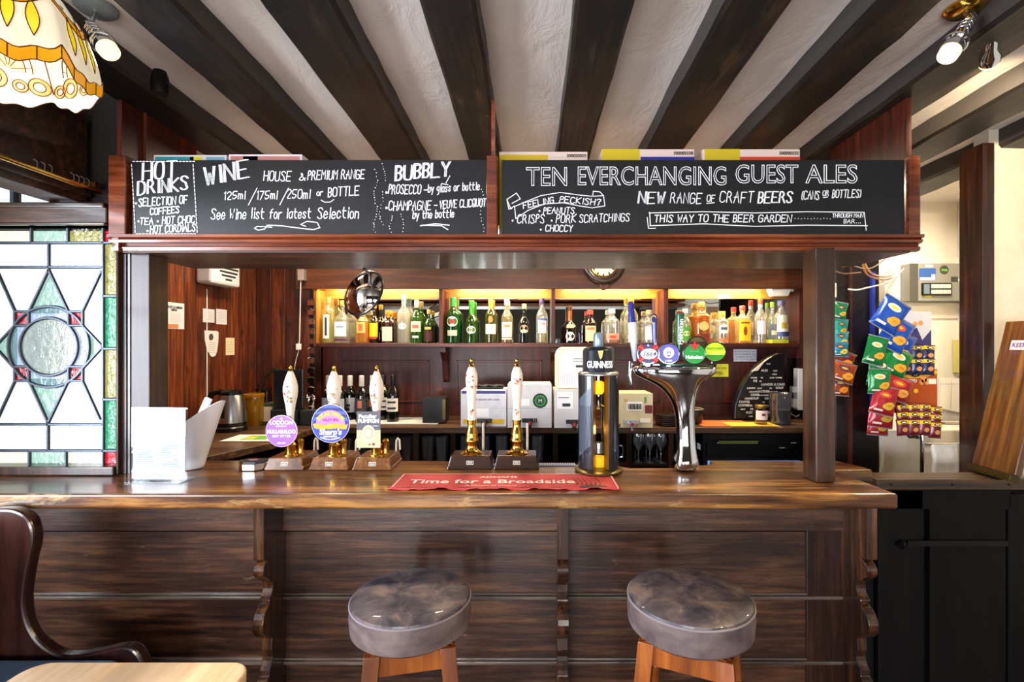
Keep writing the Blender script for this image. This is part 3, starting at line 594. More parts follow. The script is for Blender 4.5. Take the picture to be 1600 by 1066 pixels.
for k, (a, b, e) in enumerate(((496, 684, 4.2), (704, 858, 4.2), (876, 1030, 3.2), (1058, 1245, 5.5))):
    q = thing('strip_light', ['slim warm strip light above the bay with the convex mirror', 'slim warm strip light above the bay of vermouth bottles', 'slim warm strip light above the bay under the round clock', 'slim warm strip light above the bay with the red capped bottles'][k], 'light', ((X(a, YS)+X(b, YS))/2, YS+.045, zh+.030), group='strip lights hidden behind the header')
    wq = (X(b, YS)-X(a, YS))/2-.02
    MB().box(-wq, wq, -.012, .012, -.006, .011).obj('diffuser', lamp_m, q)
    l = area('strip_lamp', (q.location.x, q.location.y, zh+.022), wq*1.9, e*2.3, (1, .74, .36), (radians(12), 0, 0), .02)
# working counter at the back and its return along the side wall
ZC, YC = 1.08, 2.95
M_ctop = wood('back_counter_top', '#2a1910', '#4f3522', '#8a6a4c', 'X', 24, .4, .2, .15)
ct = MB(); ct.prism([(-1.885, 2.60), (-1.615, 2.14), (-1.45, 2.14), (-1.30, 2.52), (-1.28, YC), (1.795, YC), (1.795, 3.44), (-1.885, 3.44)], ZC-.036, ZC-.001, 'XY')
tag(ct.obj('back_counter', M_ctop, bevel=.003), 'narrow wooden work counter along the back wall holding wine bottles and wine boxes', 'counter')
uc = thing('glass_shelving', 'dark open shelving under the back counter, filled with glassware', 'shelving', (0, 3.2, 0))
MB().box(-1.27, .96, -.20, .23, .84, .862).obj('shelf', M_oak, uc); MB().box(-1.27, .96, .22, .235, 0, 1.04).obj('back_board', plain('shelving_dark', '#120c09', .6), uc)
MB().box(-1.27, .96, -.20, .22, 0, .02).obj('plinth', M_oak, uc)
for px in (500, 650, 708, 868, 983, 1048):
    x = X(px, 3.0); MB().box(x-.015, x+.015, -.21, .22, 0, 1.043).obj('upright', wood('pale_upright', '#3a2c22', '#5c4a3c', '#7e6c5c', 'Z', 20, .5, .1, .1) if px == 650 else M_oakz, uc)
fr_ = thing('bottle_fridge', 'black under counter fridge with a bluish lit strip, beneath the orange flyer', 'fridge', (X(1175, 3.0), 3.05, 0))
wf = .30
MB().box(-wf, wf, -.06, .34, .001, 1.035).obj('body', M_black, fr_, bevel=.004)
MB().box(-wf+.02, wf-.02, -.075, -.06, .90, .99).obj('drawer', plain('black_drawer', '#101013', .25), fr_, bevel=.003)
for x, z in ((-.2, .985), (.17, .955), (.24, .985)): b = MB(); b.tube([(x-.02, -.08, z), (x, -.095, z+.004), (x+.02, -.08, z)], .004, 6); b.obj('handle', M_steel, fr_)
MB().box(-wf+.03, wf-.02, -.068, -.060, .80, .875).obj('light_strip', plain('blue_strip', '#7fa0ff', .4, emit=.7), fr_)
MB().box(-wf-.003, -wf, -.02, .03, .93, .965).obj('sticker', M_paper, fr_)
tag(MB().box(X(1118, 3.0), X(1178, 3.0), 2.945, 2.952, .985, 1.0).obj('label_strip', plain('olive_strip', '#55601c', .5)), 'olive green strip under the back counter edge above the fridge', 'strip')
# wall pieces on the header
clk = thing('wall_clock', 'round dark wooden wall clock on the header, half hidden by the canopy', 'clock', (X(943, 3.25), YS-.017, Z(412, 3.25)))
def ringtorus(R, r, y): return [(R*cos(2*pi*i/36), y, R*sin(2*pi*i/36)) for i in range(36)]
MB().tube(ringtorus(.115, 0, -.02), .028, 10, True).obj('case', wood('clock_case', '#1e130d', '#38261b', '#58412f', 'X', 20, .3, .4), clk)
MB().tube(ringtorus(.087, 0, -.026), .006, 8, True).obj('bezel', M_brass, clk)
d = MB(); d.mat(plain('clock_dial', '#ddd8c6', .5)); d.disc((0, -.012, 0), .088, 36); d.mat(M_black)
for k in range(12): a = k*pi/6; d.add([(.066*sin(a)+cos(a)*q, -.0135, .066*cos(a)-sin(a)*q) for q in (-.004, .004)]+[(.080*sin(a)+cos(a)*q, -.0135, .080*cos(a)-sin(a)*q) for q in (.004, -.004)], [(0, 1, 2, 3)])
d.obj('dial', None, clk)
d = MB(); d.box(-.003, .003, -.018, -.015, 0, .05); d.box(-.045, 0, -.018, -.015, -.003, .003); d.obj('hands', M_black, clk)
d = MB(); d.prism([(-.035, -.12), (-.022, -.165), (0, -.175), (.022, -.165), (.035, -.12)], -.03, .0, 'XZ'); d.obj('pendulum_box', M_mahz, clk, bevel=.003)
# ---------------------------------------------------------------- spirits
YBOT = 3.365
def lin(c, g=.5): return '#'+''.join('%02x' % int(255*min(1, max(0, (12.92*v if v <= .0031308 else 1.055*v**(1/2.4)-.055)))) for v in [x**g for x in hexc(c)[:3]])
def glassmat(c, gl=.1): return thin_glass('bottle_'+c, lin(c, .55), gl, .02, .14, lin(c, .8))
def bottle(name, label, cat, px, ytop, wpx, Y, zb, glass, cap, capc, shoulder=.58, neck=.30, sq=2., lab=(), liquid=None, level=.5, taper=1., capfrac=.13, group=None, marks=(), foil=None, rz=0, solid=False):
    h = Z(ytop, Y)-zb; r = wpx/2*Y/F; t = thing(name, label, cat, (X(px, Y), Y, zb), rz, group); nr = r*neck
    ch = h*capfrac; hb = h-ch*.55
    pr = [(r*.86*taper, .001), (r*taper, .006), (r, h*shoulder*.9), (r*.985, h*shoulder*.97)]
    for k in range(1, 7): a = k/6; s = .5-.5*cos(pi*a); pr.append((r*.985+(nr-r*.985)*s, h*shoulder*.97+h*(.22 if shoulder < .66 else .14)*a))
    pr += [(nr*.95, hb*.96), (nr*1.08, hb*.97), (nr*1.08, hb)]
    gm = M_glossdark if solid else glassmat(glass)
    MB().lathe(pr, 24, sq=sq).obj('glass_body', gm, t)
    if liquid:
        zt = h*level; lp = [(rr*.93, zz+.003) for rr, zz in pr if zz < zt]; rt = lp[-1][0]; lp.append((rt, zt))
        MB().lathe(lp, 20, sq=sq).obj('liquid', thin_glass('liquid_'+liquid, lin(liquid, .6), .02, .2, .3, liquid), t)
    MB().lathe([(nr*1.12, h-ch), (nr*1.2, h-ch*.95), (nr*1.2, h-.002), (nr*1.0, h)], 18).obj('cap', plain('cap_'+capc, capc, .35, spec=.5), t)
    if foil: MB().lathe([(nr*1.1, h*foil[0]), (nr*1.13, h*foil[0]+.004), (nr*1.13, h-ch+.002)], 18).obj('foil', plain('foil_'+foil[1], foil[1], .3, .6), t)
    def rad(z):
        for (r0, z0), (r1, z1) in zip(pr, pr[1:]):
            if z0 <= z <= z1: return r0+(r1-r0)*(z-z0)/max(1e-6, z1-z0)
        return r
    if lab:
        b = MB()
        for k, (f0, f1, col, half, *shape) in enumerate(lab):
            b.mat(plain('label_'+col, col, .55)); z0, z1 = h*f0, h*f1; n = 12; off = .0008+.0006*k
            def pt_(a, z):
                ca, sa = sin(a), -cos(a); kk = 1 if sq == 2 else (abs(ca)**sq+abs(sa)**sq)**(-1/sq); rr = rad(z)*kk+off; return (rr*ca, rr*sa, z)
            if shape and shape[0] == 'o':
                zc_, hz = (z0+z1)/2, (z1-z0)/2
                vs = [pt_(half*cos(2*pi*i/20), zc_+hz*sin(2*pi*i/20)) for i in range(20)]; c0 = pt_(0, zc_)
                b.add(vs+[c0], [(i, (i+1) % 20, 20) for i in range(20)])
            else: b.grid(lambda i, j: pt_(-half+2*half*i/n, z0+(z1-z0)*j/2), n+1, 3)
        b.obj('label', None, t)
    return t
M_glossdark = plain('dark_wine_glass', '#0a0c0a', .06, coat=.6)
SP = 'spirit bottles on the lit shelf'
z = ZS+.0008
B_ = lambda *a, **k: bottle('spirit_bottle', *a, group=SP, **k)
B_('tall clear ribbed bottle of pale liqueur at the end beside the pine wall', 'bottle', 513, 465, 19, YBOT, z, '#e6e8b0', 0, '#c99a58', .72, .34, lab=((.1, .62, '#f0eee0', .5), (.16, .56, '#2a2a30', .18)), liquid='#e0d87a', level=.55)
B_('square clear bottle with a pale blue label and gold cap', 'bottle', 535, 470, 21, YBOT, z, '#eef2ea', 0, '#caa04a', .55, .28, 4, lab=((.16, .5, '#e6ecf2', .8), (.05, .1, '#5a2048', .8), (.36, .4, '#8aa4c8', .5)))
B_('stubby bottle of orange yellow liqueur half hidden by the convex mirror', 'bottle', 567, 484, 22, YBOT, z, '#f4d878', 0, '#d8d2c4', .66, .45, lab=((.3, .62, '#f2bc5a', .6), (.36, .56, '#e06a44', .3)), liquid='#f0b416', level=.6)
B_('brown bottle with a broad yellow label and red base stripe', 'bottle', 585, 474, 15, YBOT, z, '#3c2008', 0, '#c8a040', .52, .36, lab=((.14, .5, '#f2c818', 1.0), (.1, .16, '#b83a20', .8)), solid=False)
B_('short square brown bottle with an orange cap and cream label', 'bottle', 608, 486, 22, YBOT, z, '#6a3a1c', 0, '#e88a1c', .64, .42, 5, lab=((.06, .5, '#ecd8c4', .62),), capfrac=.2)
B_('tall frosted white vodka bottle with a blue cap', 'bottle', 631, 461, 21, YBOT, z, '#f2f2ee', 0, '#6f8ea8', .6, .3, lab=((.28, .42, '#c4d4e2', .6, 'o'),), liquid='#eceae0', level=.62, foil=(.78, '#8fa8bc'))
B_('green whiskey bottle with a cream label and white cap', 'bottle', 651, 469, 19, YBOT, z, '#4f9a20', 0, '#efe0c4', .58, .3, lab=((.26, .5, '#efdcc4', .9), (.34, .42, '#c8705c', .5), (.12, .17, '#e8e4da', .5)), foil=(.82, '#d8c8b4'))
B_('small dark green bottle with a brown label beside the mirror bay divider', 'bottle', 670, 484, 17, YBOT, z, '#12521c', 0, '#caa860', .55, .28, lab=((.06, .36, '#4a1c14', .9), (.4, .48, '#c8b848', .6)))
B_('bright green vermouth bottle with a round white badge', 'bottle', 708, 465, 22, YBOT, z, '#1f8a2c', 0, '#2fa84a', .66, .34, lab=((.36, .58, '#f2ece4', .8, 'o'), (.42, .52, '#c43a34', .45, 'o'), (.16, .28, '#e2c8b0', .7)), capfrac=.2)
B_('slim green bottle with an oval white label', 'bottle', 737, 470, 20, YBOT, z, '#3f7a1c', 0, '#3fa03a', .5, .36, lab=((.22, .4, '#eee8d8', .75, 'o'), (.29, .33, '#7a8a5c', .4)), foil=(.68, '#4f9a3c'))
B_('olive bottle with gold foil neck and cream label', 'bottle', 767, 466, 18, YBOT, z, '#7a7a2a', 0, '#d8b058', .62, .36, lab=((.2, .42, '#efe6cc', 1.0), (.45, .6, '#b8883c', .4, 'o')), foil=(.74, '#d8a850'))
B_('bottle with a tall cream label and pale cap in the vermouth bay', 'bottle', 792, 468, 17, YBOT, z, '#e6dcb8', 0, '#efe8dc', .6, .38, lab=((.08, .48, '#efe4cc', 1.1), (.36, .42, '#d8885a', .6), (.12, .14, '#7a5a3a', 1.1)), liquid='#c08838', level=.3)
B_('black cream liqueur bottle with a pictured label', 'bottle', 819, 475, 17, YBOT, z, '#1f150e', 0, '#c8ac8c', .5, .34, lab=((.28, .46, '#c89a80', .8, 'o'), (.26, .34, '#dad4b8', .7, 'o')), solid=True)
B_('clear bottle with a purple cap and white label beside the clock bay', 'bottle', 847, 466, 18, YBOT, z, '#eef0ec', 0, '#5a4a80', .62, .36, lab=((.22, .52, '#f0eeee', .8), (.5, .54, '#5a70a8', 1.0), (.4, .46, '#e0a0a0', .4)), liquid='#e8dca0', level=.2)
B_('dark round shouldered bottle with a red seal and round label', 'bottle', 890, 478, 24, YBOT, z, '#1c1408', 0, '#58321c', .42, .28, lab=((.06, .3, '#e6e0d0', .6, 'o'), (.4, .5, '#d89a78', .5)), foil=(.6, '#a8643a'))
B_('brown bottle with a red cap and a peach label', 'bottle', 922, 485, 20, YBOT, z, '#4a1c14', 0, '#d8483c', .6, .42, lab=((.06, .52, '#f0cc9c', .9), (.4, .48, '#b87850', .6)), foil=(.74, '#3a1c1c'))
B_('short clear bottle with pink and amber print', 'bottle', 956, 483, 24, YBOT, z, '#eef0e8', 0, '#dcd8cc', .62, .36, 3, lab=((.1, .28, '#e89a84', .8), (.14, .22, '#c8502c', .4)), liquid='#e0a048', level=.24)
B_('tall clear bottle with a gold top behind the white and blue tap handle', 'bottle', 986, 463, 22, YBOT, z, '#f0ecd4', 0, '#d8a848', .6, .36, lab=((.1, .5, '#f2eedc', .5),), foil=(.84, '#d8b060'))
B_('clear bottle with a wooden stopper behind the dark blue tap handle', 'bottle', 1014, 485, 24, YBOT, z, '#f0f0ec', 0, '#c89a70', .62, .34, lab=((.1, .5, '#efece4', .7),))
B_('clear bottle with a green label and white cap behind the green tap handle', 'bottle', 1070, 483, 19, YBOT, z, '#d8ecc8', 0, '#e2d8cc', .6, .4, lab=((.08, .48, '#4f9a30', .9), (.2, .36, '#d8e8a0', .5, 'o')))
B_('square bottle of golden rum with a red brown band', 'bottle', 1096, 472, 23, YBOT, z, '#e0b040', 0, '#c8a458', .66, .36, 4, lab=((.0, .22, '#7a2c18', .9), (.3, .52, '#e8c070', .6, 'o')), liquid='#d89418', level=.66)
B_('squat clear tequila bottle with a pale label', 'bottle', 1128, 487, 20, YBOT, z, '#f0eee2', 0, '#d8a848', .7, .42, lab=((.3, .6, '#f2efe6', .8, 'o'), (.42, .5, '#4a5a78', .5), (.04, .16, '#c87a4c', .8)), capfrac=.2)
B_('clear bottle with a bold yellow label and red cap', 'bottle', 1160, 478, 23, YBOT, z, '#f4ecc0', 0, '#d83a3c', .66, .3, 3, lab=((.06, .62, '#f5bc14', .75), (.2, .44, '#8a3210', .24, 'o'), (.52, .56, '#7a2c10', .55)), liquid='#f0b828', level=.6, foil=(.84, '#f0b020'))
B_('slim clear bottle with a red cap and pale pink label', 'bottle', 1188, 467, 17, YBOT, z, '#f2f0f0', 0, '#e0482c', .6, .36, lab=((.2, .5, '#f0d4dc', .9),), foil=(.8, '#d8d0c8'))
B_('clear bottle with a dark blue label and lime green cap', 'bottle', 1207, 472, 14, YBOT+.035, z, '#e6f0e6', 0, '#9ac83c', .58, .4, lab=((.1, .46, '#2c4a72', .9), (.2, .3, '#d8dcc0', .6)))
cst = tag(MB().box(-.055, .055, -.045, .045, 0, .022).obj('coaster_stack', plain('lime_card', '#a8b41c', .6), loc=(X(1214, YBOT-.02), YBOT-.02, z)), 'lime green block under the white labelled rum bottle', 'coasters')
B_('clear rum bottle with a white and navy label on the lime block', 'bottle', 1220, 470, 22, YBOT-.015, z+.0235, '#f0f2ee', 0, '#6a6a98', .58, .36, lab=((.08, .62, '#f0ead4', .95), (.08, .2, '#34407c', .96), (.28, .44, '#b8a038', .4)))
rl = thing('cabinet_light', 'small white trapezoid light fitting under the header above the rum bottle', 'light', (X(1219, 3.31), 3.33, zh+.053))
q = MB(); CQ = [(-1, -1), (1, -1), (1, 1), (-1, 1)]; q.grid(lambda i, j: (CQ[i][0]*(.07, .062, .05)[j], CQ[i][1]*(.045, .04, .03)[j], (-.001, -.06, -.095)[j]), 4, 3, False, wrap_u=True, cap=True); q.obj('housing', plain('lamp_white', '#f4efe2', .4), rl, bevel=.003)
MB().box(.062, .09, -.02, 0, -.065, -.05).obj('plug', M_white, rl)
area('cabinet_lamp', (X(1150, 3.3), 3.33, zh-.03), .06, 3.2, (1, .78, .42), (radians(15), 0, 0))
# ---------------------------------------------------------------- wine bottles on the back counter
zc0 = ZC
WG = 'wine bottles on the back counter'
def wine(px, capc, label, lab):
    Yw_ = 3.25 if px in (513, 547, 582, 599) else 3.165
    return bottle('wine_bottle', label, 'bottle', px, 588 if capc != '#0c0b0d' else 587, 19, Yw_, zc0, '#0a0c0a', 0, capc, shoulder=.6, neck=.34, lab=lab, group=WG, solid=True, capfrac=.24)
WL = (( .17, .5, '#b9bcc8', 1.1), (.3, .36, '#23232b', .35), (.21, .28, '#15151c', .3))
wine(513, '#9a9288', 'dark wine bottle with a grey cap, at the spoon pot end of the row', (( .17, .5, '#8d929c', 1.1),))
wine(531, '#dcd6d2', 'dark wine bottle with a white cap, half behind the round striped pump clip handle', WL)
wine(547, '#e2dcd8', 'dark wine bottle with a pale grey label and white cap between two pump handles', WL)
wine(565, '#d8d2d0', 'dark wine bottle with a black and coral label and white cap', (( .16, .5, '#3b3d44', 1.1), (.3, .46, '#d87868', .34)))
wine(582, '#dcd8d6', 'dark wine bottle with a white cap behind the handle of the square pump clip', (( .16, .5, '#3b3d44', 1.1), (.3, .46, '#d87868', .34)))
WL2 = (( .22, .5, '#e8e6e2', 1.15), (.40, .44, '#2a2a30', .7), (.27, .31, '#2a2a30', .7))
wine(599, '#0c0b0d', 'dark wine bottle with a black cap and white label, tucked beside its twin', WL2)
wine(614, '#0c0b0d', 'black capped dark wine bottle with a white label, close beside the black box', WL2)
bm_ = MB(); bm_.box(X(505, 3.1), X(685, 3.1), 3.06, 3.32, ZC, ZC+.004)
tag(bm_.obj('bar_towel', plain('white_cloth', '#c9ccd0', .9, ns=60, nb=.5)), 'flat white cloth spread under the wine bottles', 'cloth')
for o in list(COL.objects):
    if o.parent is None and o.name.startswith('wine_bottle'): o.location.z = ZC+.0045
bx = thing('storage_box', 'small black box with a brassy corner strip, between wine bottles and wine boxes', 'box', (X(681, 3.15), 3.15, ZC+.0045))
MB().box(-.072, .072, -.06, .07, .0, .155).obj('body', plain('black_board', '#0e1114', .4), bx, bevel=.003); MB().box(.052, .071, -.0615, -.0605, .02, .145).obj('strip', plain('dull_gold', '#6a5a30', .4, .5), bx)
# wine boxes with taps
def wine_box(label, px0, px1, py0, py1, Y, z0, face, prints, tap=None, d=.2, texts=(), lean=0):
    x0, x1 = X(px0, Y), X(px1, Y); w, h = (x1-x0)/2, Z(py0, Y)-Z(py1, Y); t = thing('wine_box', label, 'wine box', ((x0+x1)/2, Y, z0+.0006), lean, None)
    MB().box(-w, w, 0, d, .0, h).obj('carton', plain('carton_'+face, face, .7, ns=30), t, bevel=.004)
    b = MB(); b.mat(plain('carton_'+face, face, .7, ns=30)); b.add([(-w, -.0003, .001), (w, -.0003, .001), (w, -.0003, h-.001), (-w, -.0003, h-.001)], [(0, 1, 2, 3)])
    for k, (a, c, e, f, col, *sh) in enumerate(prints):
        b.mat(plain('print_'+col, col, .6)); y = -.0006-.0003*k
        if sh: b.disc((-w+2*w*a, y, h*e), c*h, 24)
        else: b.add([(-w+2*w*a, y, h*e), (-w+2*w*c, y, h*e), (-w+2*w*c, y, h*f), (-w+2*w*a, y, h*f)], [(0, 1, 2, 3)])
    for (s_t, fx, fz, size, col) in texts: b.mat(plain('print_'+col, col, .6)); b.text(s_t, size, (-w+2*w*fx, -.004, h*fz), 'CENTER', bold=.0003)
    b.obj('print', None, t)
    if tap:
        q = MB(); x, z_ = -w+2*w*tap[0], h*tap[1]; q.mat(M_black if tap[2] == 'k' else M_steel); q.box(x-.045, x+.045, -.006, -.001, z_-.002, z_+.022); q.cyl((x, 0, z_), (x, -.045, z_), .016, 14); q.cyl((x, -.035, z_), (x, -.035, z_-.035), .011, 12)
        q.mat(plain('tap_red', '#a32a3a', .3)); q.disc((x, -.0465, z_), .011, 16); q.obj('tap', None, t)
    return t
Ywb = 2.98
gr_ = [(0, 1, .0, .46, '#dfe0ea')]
wine_box('white wine box with a navy header and yellow base behind a china pump', 720, 791, 611, 668, Ywb, ZC, '#e6e6ee', [(.02, .98, .9, .98, '#3b3a7a'), (.05, .95, .08, .2, '#e2b81c'), (.34, .62, .26, .5, '#f6f6f6'), (0, 1, .5, .505, '#a8a8b4'), (.03, .3, .78, .86, '#d4d6e6')], (.52, .12, 'k'), texts=(('FIRST SEASON DRY LIGER', .55, .72, .014, '#3b3a7a'),))
t = tag(thing('folded_cloth', 'dark folded cloth lying on the navy headed wine box', 'cloth', (X(762, Ywb), Ywb+.1, ZC+.221))); t['label'] = 'dark folded cloth lying on the navy headed wine box'; t['category'] = 'cloth'
MB().grid(lambda i, j: (-.09+.18*i/8, -.05+.1*j/4, [.012, .022, .018][(i+j) % 3]), 9, 5).obj('fold', plain('dark_cloth', '#22242a', .8), t); MB().box(-.09, .09, -.05, .05, .0, .013).obj('layer', plain('dark_cloth2', '#191a1f', .8), t, bevel=.004)
wine_box('white ribbed wine box with a green round badge', 793, 862, 607, 675, 2.94, ZC, '#ecebee', [(0, 1, 0, .44, '#dcdce4'), (.74, .17, .62, 0, '#153a22', 'o'), (.74, .13, .62, 0, '#3c8a4a', 'o'), (.74, .09, .62, 0, '#1c4a2c', 'o'), (.2, .5, .5, .66, '#f8f8fa'), (0, 1, .44, .448, '#9a9aa8')]+[(k/24, k/24+.008, .02, .42, '#cfd0da') for k in range(1, 24)], (.5, .13, 'k'), texts=(('M', .74, .58, .03, '#cfe8d0'),))
lowb = wine_box('tall white ribbed wine box with a rounded one stacked on it', 866, 908, 617, 677, 2.93, ZC, '#e9e6e4', [(0, 1, 0, .52, '#dcdbe0'), (.1, .7, .5, .95, '#f4f4f6'), (.3, .6, .56, .64, '#2a2a30'), (.15, .55, .78, .8, '#3a3a40')]+[(k/16, k/16+.012, .02, .5, '#cdccd4') for k in range(1, 16)], (.72, .12, 'k'))
upb = thing('wine_box', 'rounded white wine box stacked on a tall one beside the stout font', 'wine box', (X(905, 2.95), 2.95, ZC+.2295))
hh = .245; b = MB()
pr_ = [(-.135, 0), (.09, 0), (.09, hh), (-.09, hh), (-.11, hh-.006), (-.127, hh-.024), (-.135, hh-.05)]
b.prism(pr_, 0, .2, 'XZ'); b.obj('carton', plain('carton_cream', '#e8dcc8', .7), upb, bevel=.004)
b = MB(); b.mat(plain('print_#e4e6ee', '#e4e6ee', .6)); b.prism([(-.115, .01), (.085, .01), (.085, hh-.02), (-.085, hh-.02), (-.105, hh-.04), (-.115, hh-.06)], -.0012, -.0006, 'XZ'); b.mat(plain('print_#cdccd4', '#cdccd4', .6))
for k in range(12): b.box(-.10+k*.014, -.098+k*.014, -.0016, -.0012, .015, .09)
b.mat(M_black); b.box(-.02, .03, -.0016, -.0012, .125, .14); b.box(-.035, .04, -.0016, -.0012, .16, .163); b.box(-.035, .02, -.0016, -.0012, .175, .178); b.obj('print', None, upb)
wine_box('cream wine box with maroon scroll print and chrome tap between the two tall fonts', 958, 1020, 614, 668, 2.93, ZC, '#d9c69c', [(0, .09, .56, .86, '#6a1c20'), (.8, .99, .42, .66, '#6a1c20'), (0, .18, .03, .12, '#6a1c20'), (.34, .74, .5, .76, '#ece6da'), (.78, .84, .72, .9, '#5a8a3a'), (.68, .94, .16, .28, '#efe6cc')]+[(.37+k*.028, .385+k*.028+.006*(k % 3), .54, .7, '#2a2626') for k in range(12)]+[(.04, .07, .62, 0, '#c89a3c', 'o'), (.3, .05, .8, 0, '#c89a3c', 'o')], (.45, .13, 's'))
for k in range(6):
    pl = MB(); r_ = .075-.001*(k % 2); pl.lathe([(r_*.6, 0), (r_, .006), (r_, .010), (r_*.96, .010), (r_*.6, .004)], 32)
    if k == 0: tray0 = tag(pl.obj('plate', plain('black_plate', '#15130f', .3, coat=.3), loc=(X(1043, 3.05), 3.05, ZC)), 'one of the dark plates stacked behind the chrome font column', 'plate', 'stacked dark plates behind the chrome font')
    else: c = tray0.copy(); COL.objects.link(c); c.location.z = ZC+.011*k
bw = thing('serving_bowl', 'dark round pot with a pale rim just past the stacked plates', 'pot', (X(1083, 3.12), 3.12, ZC)); MB().lathe([(.045, 0), (.058, .02), (.062, .085), (.058, .09), (.054, .085), (.05, .02)], 28).obj('bowl', plain('dark_pot', '#241d16', .35), bw); MB().tube([(.06*cos(2*pi*i/28), .06*sin(2*pi*i/28), .088) for i in range(28)], .004, 6, True).obj('rim', plain('pot_rim', '#7a7468', .4), bw)
fy = MB(); fy.mat(plain('flyer_orange', '#c8632a', .6)); fy.box(X(1098, 3.0), X(1180, 3.0), 2.98, 3.20, ZC, ZC+.003); fy.mat(plain('flyer_yellow', '#d8b43c', .6)); fy.box(X(1140, 3.0), X(1215, 3.0), 2.97, 3.12, ZC+.0031, ZC+.005)
tag(fy.obj('flyer', None), 'orange and yellow flyers lying on the back counter beneath the card sign', 'flyer')
bd = thing('printed_bag', 'black curved menu bag with dense white printing, leaning at the shelf end', 'bag', (X(1188, 3.22), 3.22, ZC+.004))
oc = [(-.17, 0), (.155, 0), (.155, .43), (.12, .43), (.05, .40), (-.02, .345), (-.08, .28), (-.13, .19), (-.165, .09)]
MB().prism(oc, 0, .06, 'XZ').obj('body', plain('bag_black', '#0d0d0f', .35), bd, bevel=.008)
b = MB().mat(plain('bag_print', '#c8c8c4', .6)); rr = random.Random(11)
def top_at(x):
    pts = sorted(oc[3:]+[(-.17, 0)]); 
    for (a, c), (d, e) in zip(pts, pts[1:]):
        if a <= x <= d: return c+(e-c)*(x-a)/max(1e-6, d-a)
    return .43
for row in range(17):
    zz = .02+row*.0225; x = -.155+rr.uniform(0, .03)
    while x < .10:
        wdt = rr.uniform(.02, .07)
        if top_at(x) > zz+.02 and rr.random() < .7:
            b.text(rr.choice(['COFFEE', 'TEA & CAKE', 'PIE', 'SOUP', 'ALES', 'LUNCH', 'CIDER']), rr.choice([.012, .016, .02]), (x, -.0085, zz), 'LEFT', bold=.0003)
        x += wdt+.015
b.obj('lettering', None, bd); MB().prism([(-.06, .312), (.03, .385), (.07, .408), (.02, .37), (-.02, .318)], -.009, -.0005, 'XZ').obj('folded_corner', plain('bag_lining', '#c8b8ac', .6), bd)
jr = thing('jam_jar', 'small jar with a pinkish white label in front of the black printed bag', 'jar', (X(1189, 3.05), 3.05, ZC+.0055))
MB().lathe([(.033, 0), (.036, .005), (.036, .085), (.03, .095), (.03, .1)], 24).obj('glass', thin_glass('jar', '#c8b8a8', .1), jr); MB().lathe([(.034, .1), (.035, .102), (.035, .114), (.032, .116)], 24).obj('lid', plain('jar_lid', '#a8883c', .3, .8), jr)
b = MB().mat(plain('jar_label', '#dcc8cc', .6)); b.grid(lambda i, j: (.0368*sin(-1.3+2.6*i/12), -.0368*cos(-1.3+2.6*i/12), .028+.056*j), 13, 2); b.mat(plain('jar_mark', '#6a2420', .6)); b.disc((0, -.038, .06), .008, 12, sx=1.6); b.obj('label', None, jr)
tb = thing('clear_tub', 'clear plastic tub standing beside the jar at the counter end', 'tub', (X(1219, 3.08), 3.08, ZC+.0001)); MB().lathe([(.05, 0), (.056, .004), (.066, .19), (.068, .192), (.065, .188), (.055, .01)], 28).obj('tub', thin_glass('tub_plastic', '#c4c8d2', .12, body=.12, bodycol='#9aa0b0'), tb); MB().lathe([(.052, .006), (.058, .09)], 20).obj('contents', plain('tub_contents', '#3a3436', .6, ns=70, nb=.8), tb)
ex = thing('socket_strip', 'white extension socket on the wall end with a plug and looped cable', 'socket', (1.778, 3.33, 1.27)); MB().box(-.014, .02, -.03, .03, -.135, .14).obj('casing', M_white, ex, bevel=.004)
MB().box(-.045, -.014, -.02, .02, -.02, .02).obj('plug', M_white, ex, bevel=.004); MB().box(-.04, -.014, -.02, .02, -.12, -.06).obj('plug', M_white, ex, bevel=.004)
MB().tube([(-.03, -.02, -.09), (-.07, -.03, -.11), (-.06, -.03, -.16), (-.02, -.02, -.18), (.01, 0, -.17)], .004, 6).obj('cable', M_white, ex)
# paper signs on the panelling
def sign(name, label, cat, px0, px1, py0, py1, Y, col, lines, parent=None, tc='#444444'):
    x0, x1, z0, z1 = X(px0, Y), X(px1, Y), Z(py1, Y), Z(py0, Y); w, h = (x1-x0)/2, z1-z0
    t = thing(name, label, cat, ((x0+x1)/2, Y, z0)); MB().box(-w, w, -.002, 0, 0, h).obj('sheet', plain('sheet_'+col, col, .7), t)
    b = MB(); b.mat(plain('ink_'+tc, tc, .7))
    for s_t, fz, size in lines: b.text(s_t, size*h, (0, -.0026, h*fz), 'CENTER', bold=.0002)
    if lines: b.obj('lettering', None, t)
    return t
sign('notice', 'white notice with grey lines of print just under the spirits shelf', 'notice', 1146, 1182, 546, 565, 3.44, '#cfcfd6', [('PLEASE NOTE THAT', .74, .2), ('YOUR PREMISES ARE', .52, .2), ('COVERED BY CCTV', .3, .2), ('FOR YOUR SECURITY', .08, .2)], tc='#5a5a78')
cs = sign('card_sign', 'yellow card only sign beside the chrome font', 'sign', 1112, 1138, 569, 589, 3.44, '#d6d62a', [('Card only', .62, .26)], tc='#3a3a10')
b = MB()
for r_ in (.014, .024, .034): b.tube([(-.01+r_*cos(a), -.003, .004+r_*sin(a)*.9) for a in [pi*.15+pi*.6*i/10 for i in range(11)]], .0018, 4)
b.obj('wave_mark', M_black, cs)
